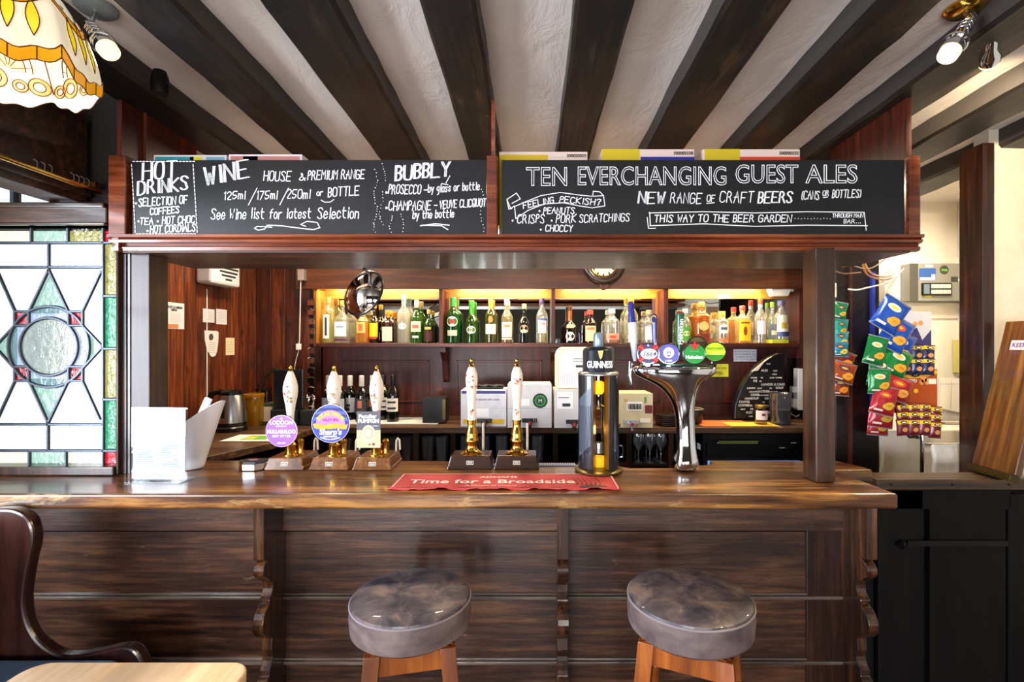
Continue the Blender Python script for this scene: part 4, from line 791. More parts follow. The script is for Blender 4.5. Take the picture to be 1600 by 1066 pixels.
# ---------------------------------------------------------------- items by the pine wall
def on_wall(name, label, cat, px, py0, py1, wY, col, poly=None, extra=None):
    """flat piece on the pine side wall (x = -1.9): px = centre column, wY its width along the wall"""
    Y = 1.9*F/(VX-px); z0, z1 = Z(py1, Y), Z(py0, Y); h = z1-z0; t = thing(name, label, cat, (-1.8985, Y, z0))
    if poly: MB().prism([(a*wY, c*h) for a, c in poly], 0, .004, 'YZ').obj('sheet', plain('sheet_'+col, col, .7), t)
    else: MB().box(0, .002, -wY/2, wY/2, 0, h).obj('sheet', plain('sheet_'+col, col, .7), t)
    return t, h
def wl(mb, h, y0, y1, f0, f1, x=.0045): mb.add([(x, y0, h*f0), (x, y1, h*f0), (x, y1, h*f1), (x, y0, h*f1)], [(0, 1, 2, 3)])
t, h = on_wall('price_poster', 'white and orange printed poster on the pine boards by the post', 'poster', 271, 473, 514, .155, '#eceaee')
b = MB(); b.mat(plain('poster_orange', '#d88a54', .6)); wl(b, h, -.077, -.045, .02, .5, .003); wl(b, h, -.045, .03, .02, .18, .003); b.mat(plain('poster_blue', '#5a587a', .6)); wl(b, h, -.077, -.06, .4, .7, .0032); b.mat(plain('ink_#444444', '#444444', .7))
b.text('FOOD & DRINK', .018, (.0035, 0, h*.78), 'CENTER', ex=(0, 1, 0), bold=.0006); b.text('MENU', .016, (.0035, 0, h*.68), 'CENTER', ex=(0, 1, 0), bold=.0006)
for k in range(7): wl(b, h, -.03, .05, .26+k*.055, .265+k*.055, .003)
b.obj('print', None, t)
for px, y0, y1, lb in ((325.5, 483, 504, 'small white note on the pine wall, directly under the heater, next to its twin'), (345.5, 483.5, 507, 'small white note on the pine wall, farther along than its twin'), (359, 528, 555, 'cream card pinned low on the pine wall in the warm light')):
    t, h = on_wall('wall_note', lb, 'note', px, y0, y1, .105 if y0 < 500 else .09, '#e4e0e2' if y0 < 500 else '#e8dcb0')
    b = MB().mat(plain('ink_grey', '#a8a4ac', .7))
    for k in range(5): wl(b, h, -.035, .03, .2+k*.14, .215+k*.14, .003)
    b.obj('print', None, t)
t, h = on_wall('leaf_plaque', 'white leaf shaped card with a small crest on the pine wall', 'plaque', 329.5, 517, 558, .13, '#e6e2e0', [(-.45, 1), (.4, 1), (.5, .95), (.48, .6), (.38, .2), (.25, .04), (.05, 0), (-.1, .06), (-.35, .3), (-.48, .65), (-.5, .97)])
b = MB().mat(plain('ink_#444444', '#444444', .7)); b.add([(.0055, .02*cos(2*pi*i/16)-.008, h*.76+.02*sin(2*pi*i/16)) for i in range(16)], [tuple(range(16))]); b.mat(plain('ink_grey', '#a8a4ac', .7))
for k in range(6): wl(b, h, -.03, .035, .16+k*.075, .175+k*.075, .0055)
b.obj('print', None, t)
Yq = 1.9*F/(VX-330)
ht = thing('fan_heater', 'white wall fan heater with a slatted round grille high on the pine wall', 'heater', (-1.898, 2.96, 1.92))
MB().box(0, .093, -.14, .14, 0.0, .26).obj('casing', plain('heater_white', '#dfe2e4', .4), ht, bevel=.015)
b = MB().mat(plain('heater_shadow', '#2a2c30', .5))
for k in range(9): zz = .03+k*.022; hw = math.sqrt(max(0, .10**2-(zz+.005-.13)**2)); b.box(.0928, .094, .02-hw, .02+hw, zz, zz+.011)
b.obj('grille', None, ht)
cv = MB(); cv.tube([(-1.895, 1.9*F/(VX-322), z) for z in (Z(452, 2.92), 1.5, 1.12)], .004, 6); tag(cv.obj('heater_cable', M_white), 'white cable running down the pine boards below the heater', 'cable')
pc = thing('pull_cord', 'white pull cord with a small switch hanging beside the clip strip', 'cord', (X(470, 3.24), 3.24, Z(436, 3.24))); MB().tube([(0, 0, .0), (-.003, 0, -.15), (-.008, 0, -.4), (-.012, 0, -.42)], .003, 6).obj('cord', M_white, pc); MB().box(-.028, 0, -.01, .01, -.46, -.42).obj('switch', M_white, pc, bevel=.003); MB().tube([(-.012, 0, -.46), (-.03, 0, -.52), (-.045, 0, -.6)], .002, 6).obj('cord', M_white, pc); MB().box(-.012, .03, -.02, .02, -.01, .06).obj('ceiling_box', plain('grey_box', '#8a7a74', .5), pc)
cl = thing('clip_strip', 'hanging strip of small shiny metal clips at the end of the spirits shelf', 'clip strip', (X(487, 3.2), 3.2, 1.9)); MB().box(-.012, .012, 0, .004, -1.0+.18, .02).obj('strip', M_black, cl)
for k in range(13):
    b = MB(); zz = -.06-k*.062; b.box(-.022, .02, -.012, -.002, zz-.018, zz+.012); b.tube([(-.02, -.008, zz+.012), (0, -.02, zz+.02), (.02, -.008, zz+.012)], .004, 6); b.obj('clip', M_chrome, cl)
# kettle, caddies, till, spoons
kt = thing('kettle', 'steel and black electric kettle on the side counter by the white ice bucket', 'kettle', (X(361, 2.85), 2.85, ZC))
MB().lathe([(.082, 0), (.084, .004), (.084, .022), (.078, .028)], 28).obj('power_base', M_black, kt); MB().lathe([(.078, .028), (.080, .05)], 28).obj('collar', M_black, kt)
MB().lathe([(.079, .05), (.078, .09), (.068, .17), (.058, .205)], 28).obj('jug', M_steel, kt); MB().lathe([(.058, .205), (.058, .222), (.045, .232), (.012, .235)], 28).obj('lid', M_black, kt)
MB().tube([(-.045, -.02, .225), (-.09, -.03, .215), (-.105, -.035, .17), (-.10, -.035, .09), (-.078, -.03, .05)], [.014, .018, .017, .015, .013], 10).obj('handle', M_black, kt)
b = MB(); b.box(-.012, .012, -.082, -.07, .08, .17); b.obj('water_gauge', plain('gauge_dark', '#1c2024', .2), kt, bevel=.004)
cn = thing('yellow_canister', 'translucent yellow plastic canister with a lid next to the kettle', 'canister', (X(397, 3.03), 3.03, ZC)); MB().lathe([(.048, 0), (.05, .006), (.05, .17)], 28, sq=3).obj('body', thin_glass('yellow_plastic', '#e8b81c', .1, body=.5, bodycol='#d8a818'), cn); MB().lathe([(.053, .17), (.054, .173), (.054, .19), (.05, .194)], 28, sq=3).obj('lid', thin_glass('yellow_lid', '#e0a818', .1, body=.6, bodycol='#e0a818'), cn); MB().box(-.045, -.02, -.0505, -.0495, .09, .12).obj('label', M_black, cn)
tb_ = thing('tea_box', 'green and cream tea box beside the yellow canister', 'box', (X(418, 3.05), 3.05, ZC)); MB().box(-.035, .035, 0, .09, 0, .13).obj('carton', plain('tea_green', '#3a4a34', .6), tb_); MB().box(-.03, .03, -.001, 0, .02, .11).obj('label', plain('tea_cream', '#d8ccb0', .6), tb_)
ob_ = thing('orange_box', 'small orange packet behind the first pump handle', 'packet', (X(431, 3.14), 3.14, ZC)); MB().box(-.035, .035, 0, .06, 0, .125).obj('carton', plain('packet_orange', '#c8641c', .5), ob_, bevel=.002); MB().box(-.03, .0, -.001, 0, .03, .09).obj('label', plain('packet_dark', '#2a2a3a', .5), ob_)
tl_ = thing('till_terminal', 'dark till screen on a stand behind the first pump handle', 'till', (X(466, 3.15), 3.02, ZC)); MB().box(-.09, .09, 0, .025, .10, .34).obj('screen', plain('till_screen', '#14181f', .25), tl_, bevel=.006); MB().box(-.09, .06, -.04, .10, 0, .10).obj('base', plain('till_base', '#1b2028', .4), tl_, bevel=.006); MB().tube([(-.09, .02, .345), (-.14, .02, .30), (-.19, .02, .20)], .008, 8).obj('arm', M_black, tl_)
jg = thing('glass_jug', 'clear glass jar with a dark lid standing behind the tea box', 'jar', (X(412, 3.25), 3.25, ZC)); MB().lathe([(.04, 0), (.05, .01), (.05, .16), (.045, .19)], 24).obj('glass', thin_glass('jar_smoky', '#9a948c', .15), jg); MB().lathe([(.047, .19), (.048, .192), (.048, .205)], 24).obj('lid', M_black, jg)
sp = thing('spoon_holder', 'dark pot of upright teaspoons under the clip strip', 'spoon pot', (X(484, 3.06), 3.06, ZC)); MB().box(-.045, .045, -.04, .04, 0, .09).obj('pot', plain('pot_slate', '#20262c', .5), sp, bevel=.004)
for x, y, zz in ((-.02, 0, .15), (.012, .01, .155), (0, -.02, .14), (.028, -.01, .145)):
    b = MB(); b.tube([(x*.6, y, .06), (x, y, zz)], .003, 6); b.ellipsoid((x, y, zz+.014), (.011, .004, .018), 10, 6); b.obj('spoon', M_chrome, sp)
ml = MB(); ml.mat(M_paper); ml.box(-.13, .13, -.09, .09, 0, .002); ml.mat(plain('leaflet_green', '#6fae3c', .6)); ml.box(-.05, .08, -.05, .06, .0021, .0026); ml.mat(plain('leaflet_yellow', '#d8cc3c', .6)); ml.box(-.04, .01, -.04, .03, .0027, .003)
tag(ml.obj('leaflet', None, loc=(X(398, 2.62), 2.62, ZC)), 'laminated leaflet with yellow and green print, flat on the side counter', 'leaflet')
# glassware under the counter
def glass_proto(name, prof, label, cat, group):
    t = thing(name, label, cat, (0, 0, 0), 0, group); MB().lathe(prof, 18).obj('glass_body', M_gls, t); return t
M_gls = thin_glass('glassware', '#e2eaee', .3, .03, .16, '#d8e4ee')
tum = [(.03, 0), (.033, .004), (.040, .145), (.037, .145), (.029, .012), (.001, .012)]
win_ = [(.033, 0), (.034, .003), (.005, .008), (.004, .07), (.012, .08), (.034, .115), (.036, .14), (.03, .175), (.0285, .175), (.034, .14), (.03, .115), (.002, .085)]
G1, G2, G3, G4 = 'tumblers on the shelf under the back counter', 'tall glasses on the shelf under the back counter', 'wine glasses on the shelf under the back counter', 'dimpled tankards on the shelf'
proto = {}
def put(kind, prof, label, cat, group, px, Y, zz=.8625):
    if kind not in proto: proto[kind] = o = glass_proto(kind, prof, label, cat, group); o.location = (X(px, Y), Y, zz)
    else: o = copy_tree(proto[kind], (X(px, Y), Y, zz))
    o['label'] = label
hib = [(.032, 0), (.034, .004), (.038, .15), (.035, .15), (.03, .012), (.001, .012)]
PX = lambda x, Y: VX+x*F/Y
TN = ('front', 'middle', 'rear')
for r_, Y in enumerate((3.03, 3.13, 3.23)):
    for k in range(6): put('tumbler', tum, 'clear tumbler on the shelf below the wine bottles, under the back counter', 'glass', G1, PX(-1.21+k*.092, Y), Y)
for r_, Y in enumerate((3.02, 3.11, 3.2)):
    for k in range(2): put('beer_glass', hib, 'clear tall glass in the narrow bay below the black box', 'glass', 'tall glasses below the black box', PX(-.625+k*.085, Y), Y)
for r_, Y in enumerate((3.0, 3.09)):
    for k in range(3): put('wine_glass', win_, 'stemmed wine glass in the dark bay between the two tall fonts', 'glass', G3, PX(.645+k*.067, Y), Y)
tk = [(.04, 0), (.045, .005), (.046, .11), (.043, .12), (.041, .11), (.038, .012), (.001, .012)]
for k, px in enumerate((965, 978)):
    put('tankard', tk, ['dimpled glass tankard close to the stout font under the counter', 'dimpled glass tankard next to the wine glasses under the counter'][k], 'glass', G4, PX(.34+.14*k, 3.03), 3.03)
for o in list(COL.objects):
    if o.parent is None and o.name.startswith('tankard'): MB().tube([(.042, -.01, .1), (.07, -.02, .095), (.075, -.02, .06), (.068, -.02, .03), (.043, -.01, .025)], .006, 8).obj('handle', M_gls, o)
for k in range(5): put('schooner', hib, 'clear glass in the shadowed bay behind the two china pumps', 'glass', 'glasses behind the china pumps', PX(-.40+k*.11, 3.05), 3.05)

# ================================================================ ON THE BAR
# hand pumps with clips (three) and china pumps (two)
M_porc = plain('porcelain', '#efe6d8', .15, coat=.5)
M_pbase = wood('pump_base_oak', '#4a2a12', '#7c4c22', '#a8763c', 'Y', 26, .25, .5, .05); M_pbase2 = wood('pump_base_dark', '#1e0d06', '#3a1c0e', '#5a3018', 'X', 26, .25, .5, .05)
FLC = ('#c85a4a', '#d88a6a', '#7a8a3a', '#b03a4a', '#5a6a2a')
def flowers(mb, r_at, zs_, seed, n=14, spread=.9):
    """little painted sprays on a lathe handle, hugging its surface"""
    rr = random.Random(seed)
    for k in range(n):
        a = rr.gauss(0, spread*.45); z = rr.gauss((zs_[0]+zs_[1])/2, (zs_[1]-zs_[0])*.26); s = rr.uniform(.0028, .0058); R_ = r_at(z)+.0006+.0002*(k % 5)
        mb.mat(plain('paint_'+FLC[k % 5], FLC[k % 5], .3))
        mb.add([((R_)*sin(a+s*cos(2*pi*i/8)/R_), -(R_)*cos(a+s*cos(2*pi*i/8)/R_), z+s*sin(2*pi*i/8)*rr.uniform(.7, 1.2)) for i in range(8)], [tuple(range(8))])
def interp(prof):
    def f(z):
        for (r0, z0), (r1, z1) in zip(prof, prof[1:]):
            if min(z0, z1) <= z <= max(z0, z1): return r0+(r1-r0)*(z-z0)/(z1-z0 or 1)
        return prof[-1][0]
    return f
def pump_base(t, w, d, h, mat_, plate=True):
    b = MB(); b.prism([(-w, 0), (w, 0), (w, .010), (w-.003, .013), (w-.012, h), (-w+.012, h), (-w+.003, .013), (-w, .010)], 0, d, 'XZ')
    vs = b.v
    for v in vs:
        f = (v.z/h); v.y = v.y+(.014*f if v.y < d/2 else -.012*f)
    b.obj('base', mat_, t, bevel=.003)
    b = MB(); sl = Vector((0, .014/h, 1)).normalized(); o = Vector((0, .5*.014-.0012, h*.5))
    b.mat(plain('plate_frame', '#d8d0c4', .4)); b.add([o+Vector((x, 0, 0))+sl*z for x, z in ((-.014, -.0075), (.014, -.0075), (.014, .0075), (-.014, .0075))], [(0, 1, 2, 3)]); b.mat(plain('plate_ink', '#4a3428', .5)); b.add([o+Vector((x, -.0006, 0))+sl*z for x, z in ((-.012, -.005), (.012, -.005), (.012, .005), (-.012, .005))], [(0, 1, 2, 3)])
    b.mat(plain('plate_frame', '#d8d0c4', .4)); b.add([o+Vector((x, -.001, 0))+sl*z for x, z in ((-.009, -.002), (.009, -.002), (.009, .002), (-.009, .002))], [(0, 1, 2, 3)]); b.obj('name_plate', None, t)
HP = [(.0105, .06), (.0125, .075), (.0130, .10), (.0125, .13), (.0125, .16), (.0150, .19), (.0190, .225), (.0260, .265), (.0285, .29), (.0280, .31), (.0235, .335), (.0155, .362), (.0100, .376), (.0080, .380)]
def hand_pump(px, hx, label, clip, tilt=0.):
    Y0 = 1.955; t = thing('hand_pump', label, 'beer pump', (X(px, Y0), Y0, BZ+.0008)); w = .077
    pump_base(t, w, .17, .046, M_pbase)
    dx = X(hx, Y0+.06)-X(px, Y0); cy = .065
    q = MB(); q.tf = Matrix.Translation((dx*.5, cy, 0)); q.lathe([(.03, .044), (.028, .05), (.02, .052), (.02, .085), (.022, .088), (.018, .094), (.010, .098)], 24); q.obj('barrel', M_brass, t)
    q = MB(); q.tf = Matrix.Translation((dx*.5+.03, cy+.02, 0)); q.lathe([(.014, .044), (.012, .05), (.012, .095), (.014, .10), (.008, .108)], 18); q.box(-.03, .0, -.006, .006, .06, .066); q.obj('piston', M_brass, t)
    q = MB(); q.tf = Matrix.Translation((dx*.9, cy, 0)); q.lathe([(.0085, .085), (.010, .11), (.0105, .13)], 14); q.obj('shaft', M_brass, t)
    q = MB(); q.tf = Matrix.Translation((dx, cy, -.012)) ; pr = [(r, .11+(z-.06)*.90) for r, z in HP]; q.lathe(pr, 24); hd = q.obj('handle', M_porc, t)
    q = MB(); q.tf = Matrix.Translation((dx, cy, -.012)); flowers(q, interp(pr), (.265, .335), px); q.obj('flower_spray', None, hd)
    q = MB(); q.tf = Matrix.Translation((dx, cy, -.012+.11+(.38-.06)*.9)); q.lathe([(.009, -.003), (.010, .002), (.006, .006), (.007, .010), (.008, .013), (.006, .018), (.002, .020)], 14); q.obj('finial', M_brass, t)
    q = MB(); q.tube([(.055, .15, .046), (.056, .15, .085), (.062, .148, .098), (.070, .146, .092), (.072, .146, .05)], .0042, 8); q.obj('spout', plain('spout_cream', '#d8cdb8', .3), t)
    clip(t, dx, cy); return t
def round_clip(col, r, z, ox=0.):
    def f(t, dx, cy):
        c = MB(); c.tf = Matrix.Translation((dx+ox, 0, z)); y = cy-.034
        c.mat(plain('clip_rim', '#efe6ef', .3)); c.tube([(r*cos(2*pi*i/40), y+.002, r*sin(2*pi*i/40)) for i in range(40)], .0022, 6, True)
        c.mat(plain('clip_'+col, col, .35)); c.prism([(r*cos(2*pi*i/40), r*sin(2*pi*i/40)) for i in range(40)], y, y+.004, 'XZ'); return c, y-.0006
    return f
def clip_a(t, dx, cy):
    c, y = round_clip('#9a5cc8', .0615, .148, -.02)(t, dx, cy); wt = plain('clip_white', '#f2ecf6', .4); c.mat(wt)
    c.text('LODDON', .021, (0, y, .027), bold=.0006); c.text('BREWERY', .010, (0, y, .016)); c.text('HULLABALOO', .0205, (0, y, -.009), bold=.0012, xs=.86); c.text('BEST BITTER', .0135, (0, y, -.024), bold=.0002); c.text('4.2% ABV', .0085, (0, y, -.050), bold=.0004); c.disc((0, y, .049), .006, 5)
    c.mat(plain('clip_violet', '#7a3ca8', .4)); c.box(-.05, .05, y-.0000, y+.0003, -.013, -.0105); c.obj('pump_clip', None, t)
def clip_b(t, dx, cy):
    c, y = round_clip('#2a3a9a', .0745, .178)(t, dx, cy); R_ = .0745
    def band(col, z0, z1, lift, clipr=R_-.002, wave=0):
        c.mat(plain('clip_'+col, col, .35)); n = 20; top = []; bot = []
        xs_ = [-clipr+2*clipr*i/n for i in range(n+1)]
        for x in xs_:
            hz = math.sqrt(max(0, clipr**2-x*x)); a, b_ = max(-hz, min(hz, z0)), max(-hz, min(hz, z1+wave*sin(x*70)))
            bot.append((x, y-lift, a)); top.append((x, y-lift, max(a, b_)))
        c.add(bot+top, [(i, i+1, n+2+i, n+1+i) for i in range(n)])
    for k in range(6): band('#17206a' if k % 2 else '#3c5ae0', .0745-.0125*(k+1), .0745-.0125*k, .0002)
    c.mat(plain('clip_pink', '#ee7ab8', .35)); n = 30; c.add([(.058*cos(pi*i/n), y-.0006, -.004+.058*sin(pi*i/n)) for i in range(n+1)], [tuple(range(n+1))])
    band('#f2a01c', -.022, -.002, .0008, .07, .003); c.mat(plain('clip_yellow', '#f6e02a', .4))
    for k in range(5): rr_ = .012+.009*k; c.tube([(rr_*cos(pi*i/14), y-.001, -.022+rr_*.8*sin(pi*i/14)) for i in range(15)], .0012, 4) if rr_ < .03 else None
    band('#2a3aa8', -.08, -.022, .0012, R_-.002, .004)
    c.mat(plain('clip_orange', '#f6c81c', .4)); c.text('SOLAR WAVE', .019, (0, y-.0016, .034), bold=.0012, arc=.06, xs=.9)
    c.mat(plain('clip_deep', '#8a1c8a', .4)); c.text('HAZY IPA', .0145, (0, y-.0016, .010), bold=.0006)
    c.mat(plain('clip_white', '#f2ecf6', .4)); c.text("Sharp's", .031, (0, y-.002, -.043), bold=.0012, shear=.12); c.text('BREWING CO', .0085, (0, y-.002, -.054), bold=.0004); c.text('BREWED IN CORNWALL', .0075, (0, y-.002, -.065), bold=.0003, arc=-.09); c.obj('pump_clip', None, t)
def clip_c(t, dx, cy):
    y = cy-.034; c = MB(); c.tf = Matrix.Translation((dx-.022, 0, .152)); c.mat(plain('clip_grey', '#4a4a52', .4)); c.box(-.047, .047, y, y+.004, .0, .074); c.mat(plain('clip_sage', '#b9c08c', .4)); c.box(-.047, .047, y, y+.004, -.07, .0)
    y -= .0006; c.mat(plain('clip_white', '#f2ecf6', .4)); c.text('Peculier', .022, (-.004, y, .048), bold=.0008); c.text('PUMPKIN', .02, (0, y, .030), bold=.0012); c.box(.018, .038, y, y+.0003, .016, .018)
    c.mat(plain('clip_pale', '#cdd4a4', .4)); c.disc((0, y, -.012), .026, 24, sz=1.25); c.mat(plain('clip_sage2', '#8f9a6a', .4)); c.disc((0, y-.0004, -.012), .017, 20, sz=1.3); c.mat(plain('clip_pale', '#cdd4a4', .4)); c.disc((0, y-.0008, -.012), .014, 20, sz=1.3)
    c.mat(plain('clip_mark', '#7a3048', .4)); c.disc((.02, y, -.056), .006, 10); c.disc((.004, y, -.057), .004, 10); c.obj('pump_clip', None, t)
hand_pump(443, 453, 'clear wood based beer pump with the lilac round clip', clip_a)
hand_pump(513, 521, 'beer pump with the big round striped blue, pink and orange clip', clip_b)
hand_pump(581, 588, 'beer pump with the rectangular grey and sage clip', clip_c)
for o in COL.objects:
    if o.get('label', '').startswith('clear wood'): o['label'] = 'wooden based beer pump with the lilac round clip'
CP = [(.0175, .185), (.016, .20), (.0155, .235), (.0165, .26), (.0195, .29), (.0235, .335), (.0245, .355), (.0225, .375), (.016, .395), (.0115, .403)]
def china_pump(px, label, seed):
    Y0 = 1.965; t = thing('hand_pump', label, 'beer pump', (X(px, Y0), Y0, BZ+.0008)); pump_base(t, .089, .13, .052, M_pbase2); cy = .06
    tf = Matrix.Translation((.0, cy, 0))
    q = MB(); q.tf = tf; q.lathe([(.044, .051), (.045, .055), (.034, .060), (.025, .068), (.0215, .078), (.0215, .092), (.027, .1), (.0275, .108), (.0235, .115), (.025, .125), (.0225, .14), (.0175, .155), (.016, .172), (.0185, .182), (.0185, .188)], 28); q.obj('bell', M_brass, t)
    q = MB(); q.tf = tf; q.lathe(CP, 24); hd = q.obj('handle', M_porc, t)
    q = MB(); q.tf = tf; flowers(q, interp(CP), (.32, .372), seed, 12); flowers(q, interp(CP), (.21, .235), seed+3, 7, .7); q.obj('flower_spray', None, hd)
    q = MB(); q.tf = tf; q.lathe([(.0125, .402), (.0135, .406), (.008, .411), (.0055, .418), (.009, .424), (.0085, .430), (.003, .435)], 16); q.obj('finial', M_brass, t)
    q = MB(); q.tube([(.042, .115, .052), (.042, .115, .165)], .005, 8); q.obj('spout', plain('spout_cream', '#d8cdb8', .3), t); return t
china_pump(734, 'floral china and brass beer pump before the navy headed wine box', 21)
china_pump(807, 'floral china and brass beer pump before the green badged wine box', 44)
# bar runner
rn = MB(); rn.mat(plain('runner_red', '#c23a3e', .7, ns=7))
def rwav(x): return .0022*(1+sin(x*34))*.5+.0015*(sin(x*61+1) > .55)
RY0, RY1 = 1.69, 1.90
rn.grid(lambda i, j: (-.487+.792*i/60, RY0+(RY1-RY0)*j/6, BZ+.0012+(rwav(-.487+.792*i/60)*3 if j == 0 else rwav(i*.013)*.6 if j == 1 else 0)), 61, 7)
ro = tag(rn.obj('bar_runner', None), 'red bar runner lettered for a dark ale along the bar top', 'bar runner'); sd = ro.modifiers.new('thickness', 'SOLIDIFY'); sd.thickness = .0012
lt = MB(); lt.mat(plain('runner_white', '#f0dcd8', .6)); zt = BZ+.0028; FL = dict(ex=(1, 0, 0), ey=(0, 1, 0))
lt.text('Time for a Broadside', .066, (-.14, RY0+.080, zt), 'CENTER', bold=.0012, xs=1.05, **FL); lt.text('ADNAMS', .026, (-.12, RY0+.152, zt), 'CENTER', bold=.0006, xs=1.3, **FL); lt.text('A Flavour of History', .018, (-.14, RY0+.048, zt), 'CENTER', xs=1.2, **FL)
lt.mat(plain('runner_dark', '#3a1c1c', .6)); lt.prism([(.17, RY0+.02), (.27, RY0+.02), (.255, RY0+.05), (.2, RY0+.06), (.165, RY0+.04)], zt-.0002, zt+.0004, 'XY')
for k in range(6): lt.tube([(.16+.016*k+.006*sin(i), RY0+.06+.018*i, zt) for i in range(6)], .0012, 4)
lt.box(-.46, .12, RY0+.025, RY0+.031, zt-.0002, zt+.0003); lt.mat(plain('runner_edge', '#e8c0b0', .6))
lt.box(-.482, -.478, RY0+.01, RY1-.005, zt-.0002, zt+.0002); lt.box(.296, .3, RY0+.01, RY1-.005, zt-.0002, zt+.0002); lt.box(-.482, .3, RY1-.008, RY1-.005, zt-.0002, zt+.0002)
lt.obj('lettering', None, ro)
# rubber drip mat
dm = MB(); dm.mat(plain('mat_blue', '#39466e', .5)); dm.box(X(742, 2.06), X(898, 2.06), 2.02, 2.065, BZ+.0006, BZ+.003); dm.mat(plain('mat_white', '#c8ccd8', .6))
for k in range(44): x = X(744, 2.06)+k*.0093; dm.add([(x, 2.022, BZ+.0036), (x+.0022, 2.022, BZ+.0036), (x+.0082, 2.063, BZ+.0036), (x+.006, 2.063, BZ+.0036)], [(0, 1, 2, 3)]); dm.add([(x+.006, 2.022, BZ+.0040), (x+.0082, 2.022, BZ+.0040), (x+.0022, 2.063, BZ+.0040), (x, 2.063, BZ+.0040)], [(0, 1, 2, 3)])
tag(dm.obj('drip_mat', None), 'narrow blue and white mesh drip mat behind the china pumps', 'mat')
# stout font
gf = thing('stout_font', 'tall round black stout font with a lit golden slot', 'beer font', (X(935, 1.95), 1.95, BZ+.0008))
Mfb = plain('font_black', '#14171d', .28, coat=.4)
MB().lathe([(.088, 0), (.093, .004), (.093, .010), (.080, .016), (.070, .018)], 40).obj('base_plate', plain('base_bronze', '#6a5a34', .3, .8), gf)
def shell(a0, a1, r0, r1, z0, z1, n=22):
    b = MB(); aa = [a0+(a1-a0)*i/n for i in range(n+1)]; poly = [(r1*cos(a), r1*sin(a)) for a in aa]+[(r0*cos(a), r0*sin(a)) for a in reversed(aa)]; b.prism(poly, z0, z1, 'XY'); return b
for s_ in (0, 1):
    a0, a1 = (radians(-68), radians(68)) if s_ == 0 else (radians(112), radians(248))
    sh_ = shell(a0, a1, .066, .079, .018, .375); o = sh_.obj('side_shell', Mfb, gf, bevel=.002)
    g_ = MB().mat(plain('font_gold', '#a8702c', .3, .7))
    for a in (a0, a1): g_.add([(r*cos(a)*1.0+(.0008 if s_ else -.0008), r*sin(a), z) for r, z in ((.045, .02), (.0795, .02), (.0795, .374), (.045, .374))], [(0, 1, 2, 3)])
    g_.obj('slot_lining', None, gf)
    w_ = MB().mat(plain('font_grey_art', '#4d5866', .35)); aa = lambda u: radians(196+ (44*u)) if s_ else radians(-56+44*u)
    w_.grid(lambda i, j: (.0796*cos(aa(i/12)), .0796*sin(aa(i/12)), .06+.22*j/10+(.05*(i/12))), 13, 11); w_.obj('harp_art', None, gf) if s_ else None
    l_ = MB().mat(plain('font_line', '#2a323c', .35))
    if s_:
        for k in range(9): a = radians(200+4.2*k); l_.tube([(.0802*cos(a+.0016*q*k), .0802*sin(a+.0016*q*k), .08+.02*q+.0*k) for q in range(10)], .0008, 4)
        l_.obj('harp_strings', None, gf)
MB().lathe([(.079, .375), (.080, .378), (.078, .384), (.071, .388)], 40).obj('collar', M_steel, gf)
MB().lathe([(.064, .386), (.061, .392), (.061, .468), (.057, .478), (.045, .484), (.02, .486)], 40).obj('head', plain('font_head', '#171b26', .3, coat=.4), gf)
q = MB().mat(plain('lit_lettering', '#ffffff', .4, emit=.8)); rh = .0616
t_ = MB(); t_.text('GUINNESS', .036, (0, 0, 0), 'CENTER', bold=.0008)
tw_ = max(v.x for v in t_.v)-min(v.x for v in t_.v)
for v in t_.v: v.x *= .112/tw_
q.add([(rh*sin(v.x/rh), -rh*cos(v.x/rh), v.z+.405) for v in t_.v], t_.f); q.obj('lettering', None, gf)
q = MB().mat(plain('harp_gold', '#c8a860', .3, .6)); q.prism([(-.010, .035), (.010, .037), (.006, .012), (0, .003), (-.005, .012)], -.0625, -.061, 'XZ'); q.tf = None
for v in q.v: v.z += .434
q.obj('harp_badge', None, gf)
MB().lathe([(.018, .484), (.020, .488), (.019, .530), (.016, .538), (.006, .541)], 20).obj('top_knob', plain('knob_steel', '#8aa4b8', .3, .5), gf)
q = MB(); q.lathe([(.016, .30), (.022, .31), (.022, .345), (.014, .35)], 20); q.obj('lit_cup', plain('amber_glow', '#ffb21c', .3, emit=1.6), gf)
q = MB(); q.lathe([(.012, .35), (.014, .352), (.014, .372), (.01, .376)], 16); q.lathe([(.008, .24), (.009, .242), (.009, .30)], 12); q.lathe([(.008, .296), (.013, .30), (.013, .352), (.01, .355)], 12); q.tube([(0, 0, .262), (.02, -.018, .25), (.022, -.02, .235)], .004, 6); q.obj('nozzle', M_chrome, gf)
q = MB(); q.lathe([(.026, .018), (.028, .02), (.030, .055), (.024, .056)], 20); q.obj('lit_tray', plain('amber_glow2', '#f0b41c', .3, emit=.9), gf)
q = MB(); q.lathe([(.022, .07), (.022, .075), (.02, .11), (.018, .11), (.02, .072)], 16); q.obj('sample_glass', M_gls, gf)
l = bpy.data.lights.new('font_lamp', 'POINT'); l.energy = .35; l.color = (1, .7, .2); l.shadow_soft_size = .02; lo = bpy.data.objects.new('font_lamp', l); lo.location = gf.location+Vector((0, 0, .16)); COL.objects.link(lo)
